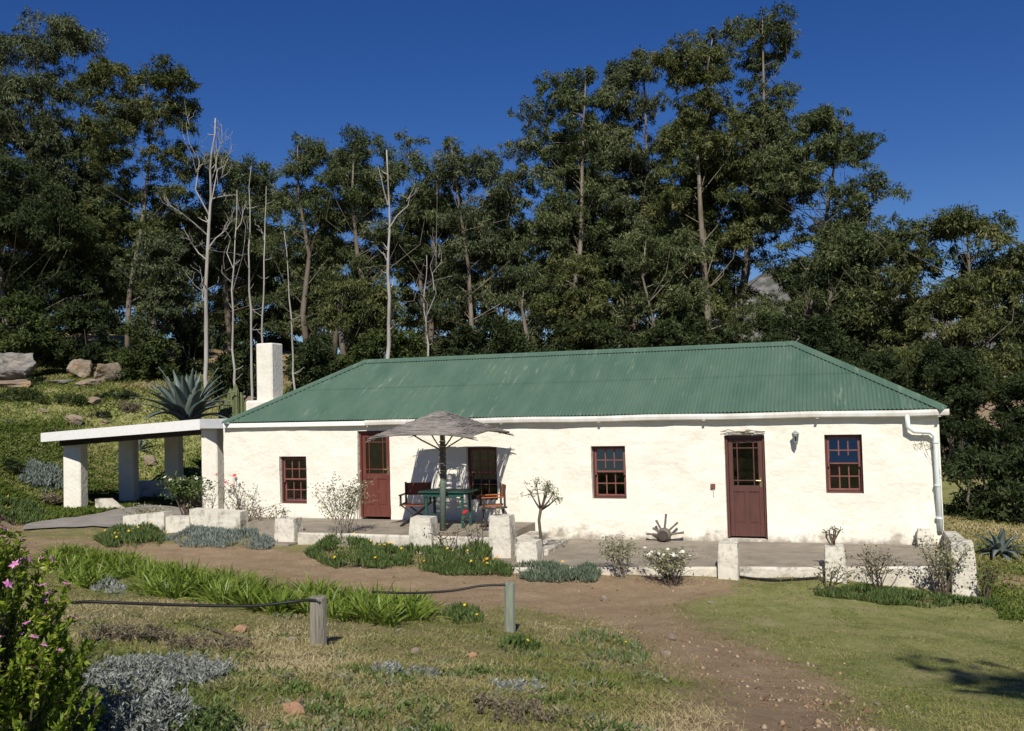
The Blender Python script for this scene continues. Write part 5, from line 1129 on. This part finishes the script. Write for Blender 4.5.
Q = [at(x, y) for x, y in ((188, 626), (210, 632), (235, 640), (258, 643))]; m = MB().tube([q + [0, 0, .02 + .01 * (i % 2)] for i, q in enumerate(Q)], [.008, .014, .014, .006], 5); tag(m.build('dry_twig', 'twig', None, True, Q[0]), 'dark dry twig lying in the grass left of the split post', 'twig')

# ------------------------------------------------------------------ grass and gravel (uncountable)
def scatter(n, D0, D1, rng, px0=-60, px1=1090):
    th_ = rng.uniform(px0, px1, n); D = 1 / rng.uniform(1 / D1, 1 / D0, n); r = CF[None] + CR[None] * ((th_ - 512) / FPX)[:, None]; r[:, 2] = 0
    P = CAM[:2] + r[:, :2] * D[:, None]; return P[:, 0], P[:, 1], D
def grass():
    rng = np.random.default_rng(55); x, y, D = scatter(680000, 3.6, 18, rng, -150, 1300); d, g = masks(x, y); nz = fbm(x, y, 1.6, 21, 3)
    keep = ~inside(x, y) & (rng.random(len(x)) < np.clip((1.02 - d * 1.08) * (.35 + 1.5 * (nz - .25)), 0.0, 1)); keep &= ~((y > -2.6) & (x < 4) & (x > -18))
    x, y, D, d, g, nz = [v[keep] for v in (x, y, D, d, g, nz)]; n = len(x); lawn = blurmask(x, y, LAWN, .4)
    P = np.column_stack([x, y, gz(x, y) - .004]); dr_ = rng.normal(size=(n, 3)) * .55; dr_[:, 2] = 1 - .4 * rng.random(n)
    h = (.02 + .06 * rng.random(n) ** 2.5 * (.4 + nz)) * (1 - .35 * lawn) * np.clip(.75 + D * .04, .8, 1.5); wd = np.clip(.0032 * (.55 + D * .12), .003, .010) * rng.uniform(.7, 1.3, n)
    pt = fbm(x, y, .8, 33, 3); tone = np.clip(.52 + (.5 - pt) * 1.7 + rng.normal(size=n) * .17, 0, 1); tone = np.where(lawn > .5, np.clip(.36 + (.5 - pt) * .9 + rng.normal(size=n) * .16, 0, 1), tone)
    V, F, T = blades(P, dr_, h, wd, .3, rng, tone); o = link('grass', V, F, MT['grass'], None, False, T); tag(o, 'short dry and green grass over the foreground and lawn', 'grass', kind='stuff')
    # hillside and bank grass: coarser tufts
    x, y, D = scatter(300000, 20, 60, rng, -60, 330); k = (x < -12.5) & ~inside(x, y) & ~inpoly(x, y, xy); d, g = masks(x, y); k &= rng.random(len(x)) < np.clip(1.05 - d * 1.2, 0, 1) * np.clip((fbm(x, y, .6, 44, 3) - .2) * 3.6, .45, 1); k &= ~((x > -19.5) & (y < 7.5) & (y > -3.5) & (x > -18.2)); x, y, D = x[k], y[k], D[k]; n = len(x)
    P = np.column_stack([x, y, gz(x, y) - .01]); dr_ = rng.normal(size=(n, 3)) * .6; dr_[:, 2] = 1; pt = fbm(x, y, .35, 53, 3); V, F, T = blades(P, dr_, rng.uniform(.06, .22, n), .028 * rng.uniform(.7, 1.3, n), .3, rng, np.clip(.12 + (.5 - pt) * 1.9 + rng.normal(size=n) * .15, 0, .85)); tag(link('hill_grass', V, F, MT['grass'], None, False, T), 'rough green grass tufts on the hillside beyond the carport', 'grass', kind='stuff')
    # right of the cottage
    x, y, D = scatter(60000, 12, 22, rng, 900, 1100); d, g = masks(x, y); k = (x > 3.9) & ~inside(x, y) & (y > -4) & (rng.random(len(x)) < 1 - d); x, y = x[k], y[k]; n = len(x); P = np.column_stack([x, y, gz(x, y)]); dr_ = rng.normal(size=(n, 3)) * .6; dr_[:, 2] = 1
    V, F, T = blades(P, dr_, rng.uniform(.04, .12, n), .018, .3, rng, np.clip(.25 + (fbm(x, y, .7, 81, 3) - .5) * 1.6 + rng.normal(size=n) * .15 + (y > 1.) * .3, 0, 1)); tag(link('side_grass', V, F, MT['grass'], None, False, T), 'green grass right of the cottage', 'grass', kind='stuff')
grass()
def weeds():
    rng = np.random.default_rng(58); n = 900; x, y, D = scatter(n, 4, 11, rng); d, g = masks(x, y); lawn = blurmask(x, y, LAWN, .4); cl = fbm(x, y, 1.1, 61, 3)
    k = ~inside(x, y) & (d < .45) & (lawn < .5) & (cl > .47) & (y < -5); x, y = x[k], y[k]; P = []; Dd = []; T = []
    for a, b in zip(x, y):
        m = int(rng.integers(12, 46)); r = rng.uniform(.05, .17); q = rng.normal(size=(m, 2)) * r * .6; P.append(np.column_stack([a + q[:, 0], b + q[:, 1], gz(a + q[:, 0], b + q[:, 1]) + .035 * rng.random(m)])); v = rng.normal(size=(m, 3)) * .8; v[:, 2] = abs(v[:, 2]) * .5 + .35; Dd.append(v); T.append(np.clip(rng.random() * .9 + rng.normal(size=m) * .1, 0, 1))
    P = np.concatenate(P); V, F, T = leaves(P, np.concatenate(Dd), .055 * rng.uniform(.5, 1.4, len(P)), .012 * rng.uniform(.7, 1.5, len(P)), .15, rng, np.concatenate(T)); tag(link('weeds', V, F, MT['weed'], None, False, T), 'low green and grey weeds scattered through the dry grass', 'weeds', kind='stuff')
MT['weed'] = leafmat('low weeds', [(.05, .085, .018), (.09, .14, .03), (.14, .18, .06), (.19, .20, .13), (.24, .20, .12)], .6, .2, .15)
weeds()
def gravel():
    rng = np.random.default_rng(66); x, y, D = scatter(130000, 4, 17, rng); d, g = masks(x, y); k = ~inside(x, y) & (rng.random(len(x)) < d * .42 * np.clip((fbm(x, y, .9, 71, 3) - .3) * 3, 0, 1)); x, y = x[k], y[k]; n = len(x); z = gz(x, y); r = .006 + .030 * rng.random(n) ** 8
    o = np.array([(1, 0, 0), (0, 1, 0), (-1, 0, 0), (0, -1, 0), (0, 0, .8), (0, 0, -.5)]); V = np.column_stack([x, y, z])[:, None] + o[None] * (r[:, None, None] * rng.uniform(.6, 1.3, (n, 6, 3))); f = np.array([(0, 1, 4), (1, 2, 4), (2, 3, 4), (3, 0, 4), (1, 0, 5), (2, 1, 5), (3, 2, 5), (0, 3, 5)]); F = (np.arange(n)[:, None, None] * 6 + f).reshape(-1, 3)
    tag(link('gravel', V.reshape(-1, 3), F, MT['gravel'], None, False, np.repeat(rng.random(n) ** 1.5, 6)), 'small pebbles strewn over the brown track', 'gravel', kind='stuff')
MT['gravel'] = leafmat('pebbles', [(.13, .08, .045), (.23, .15, .09), (.31, .22, .14), (.38, .30, .21)], .95, .1)
gravel()
# tree just outside the frame whose shadow falls on the lawn
def shadetree():
    rng = np.random.default_rng(91); sh = at(1042, 694); k = 9.5; c = sh + sd * (k / sd[2]); foot = np.array([c[0] + .9, c[1] - .6, 0.]); foot[2] = g1(foot[0], foot[1])
    t = thing('garden_tree', foot, 'leafy garden tree at the near right whose shade falls on the lawn', 'tree'); C = c + inball(40, rng) * [1.25, 1.15, 1.0] + [.35, 0, 0]; R = rng.uniform(.16, .42, 40)
    V, F, T = blob_leaves(C, R, 1500, .13, .05, rng); link('crown', V, F, MT['euc'], t, False, T); m = MB(); m.tube([foot, foot * .5 + c * .5, c], [.13, .1, .03], 8)
    for q in C: m.tube([foot * .2 + c * .8, (foot * .1 + c * .4 + q * .5) + rng.normal(size=3) * .12, q], [.028, .016, .006], 4, False)
    link('trunk', m.V, m.F, MT['bark_d'], t, True)
shadetree()
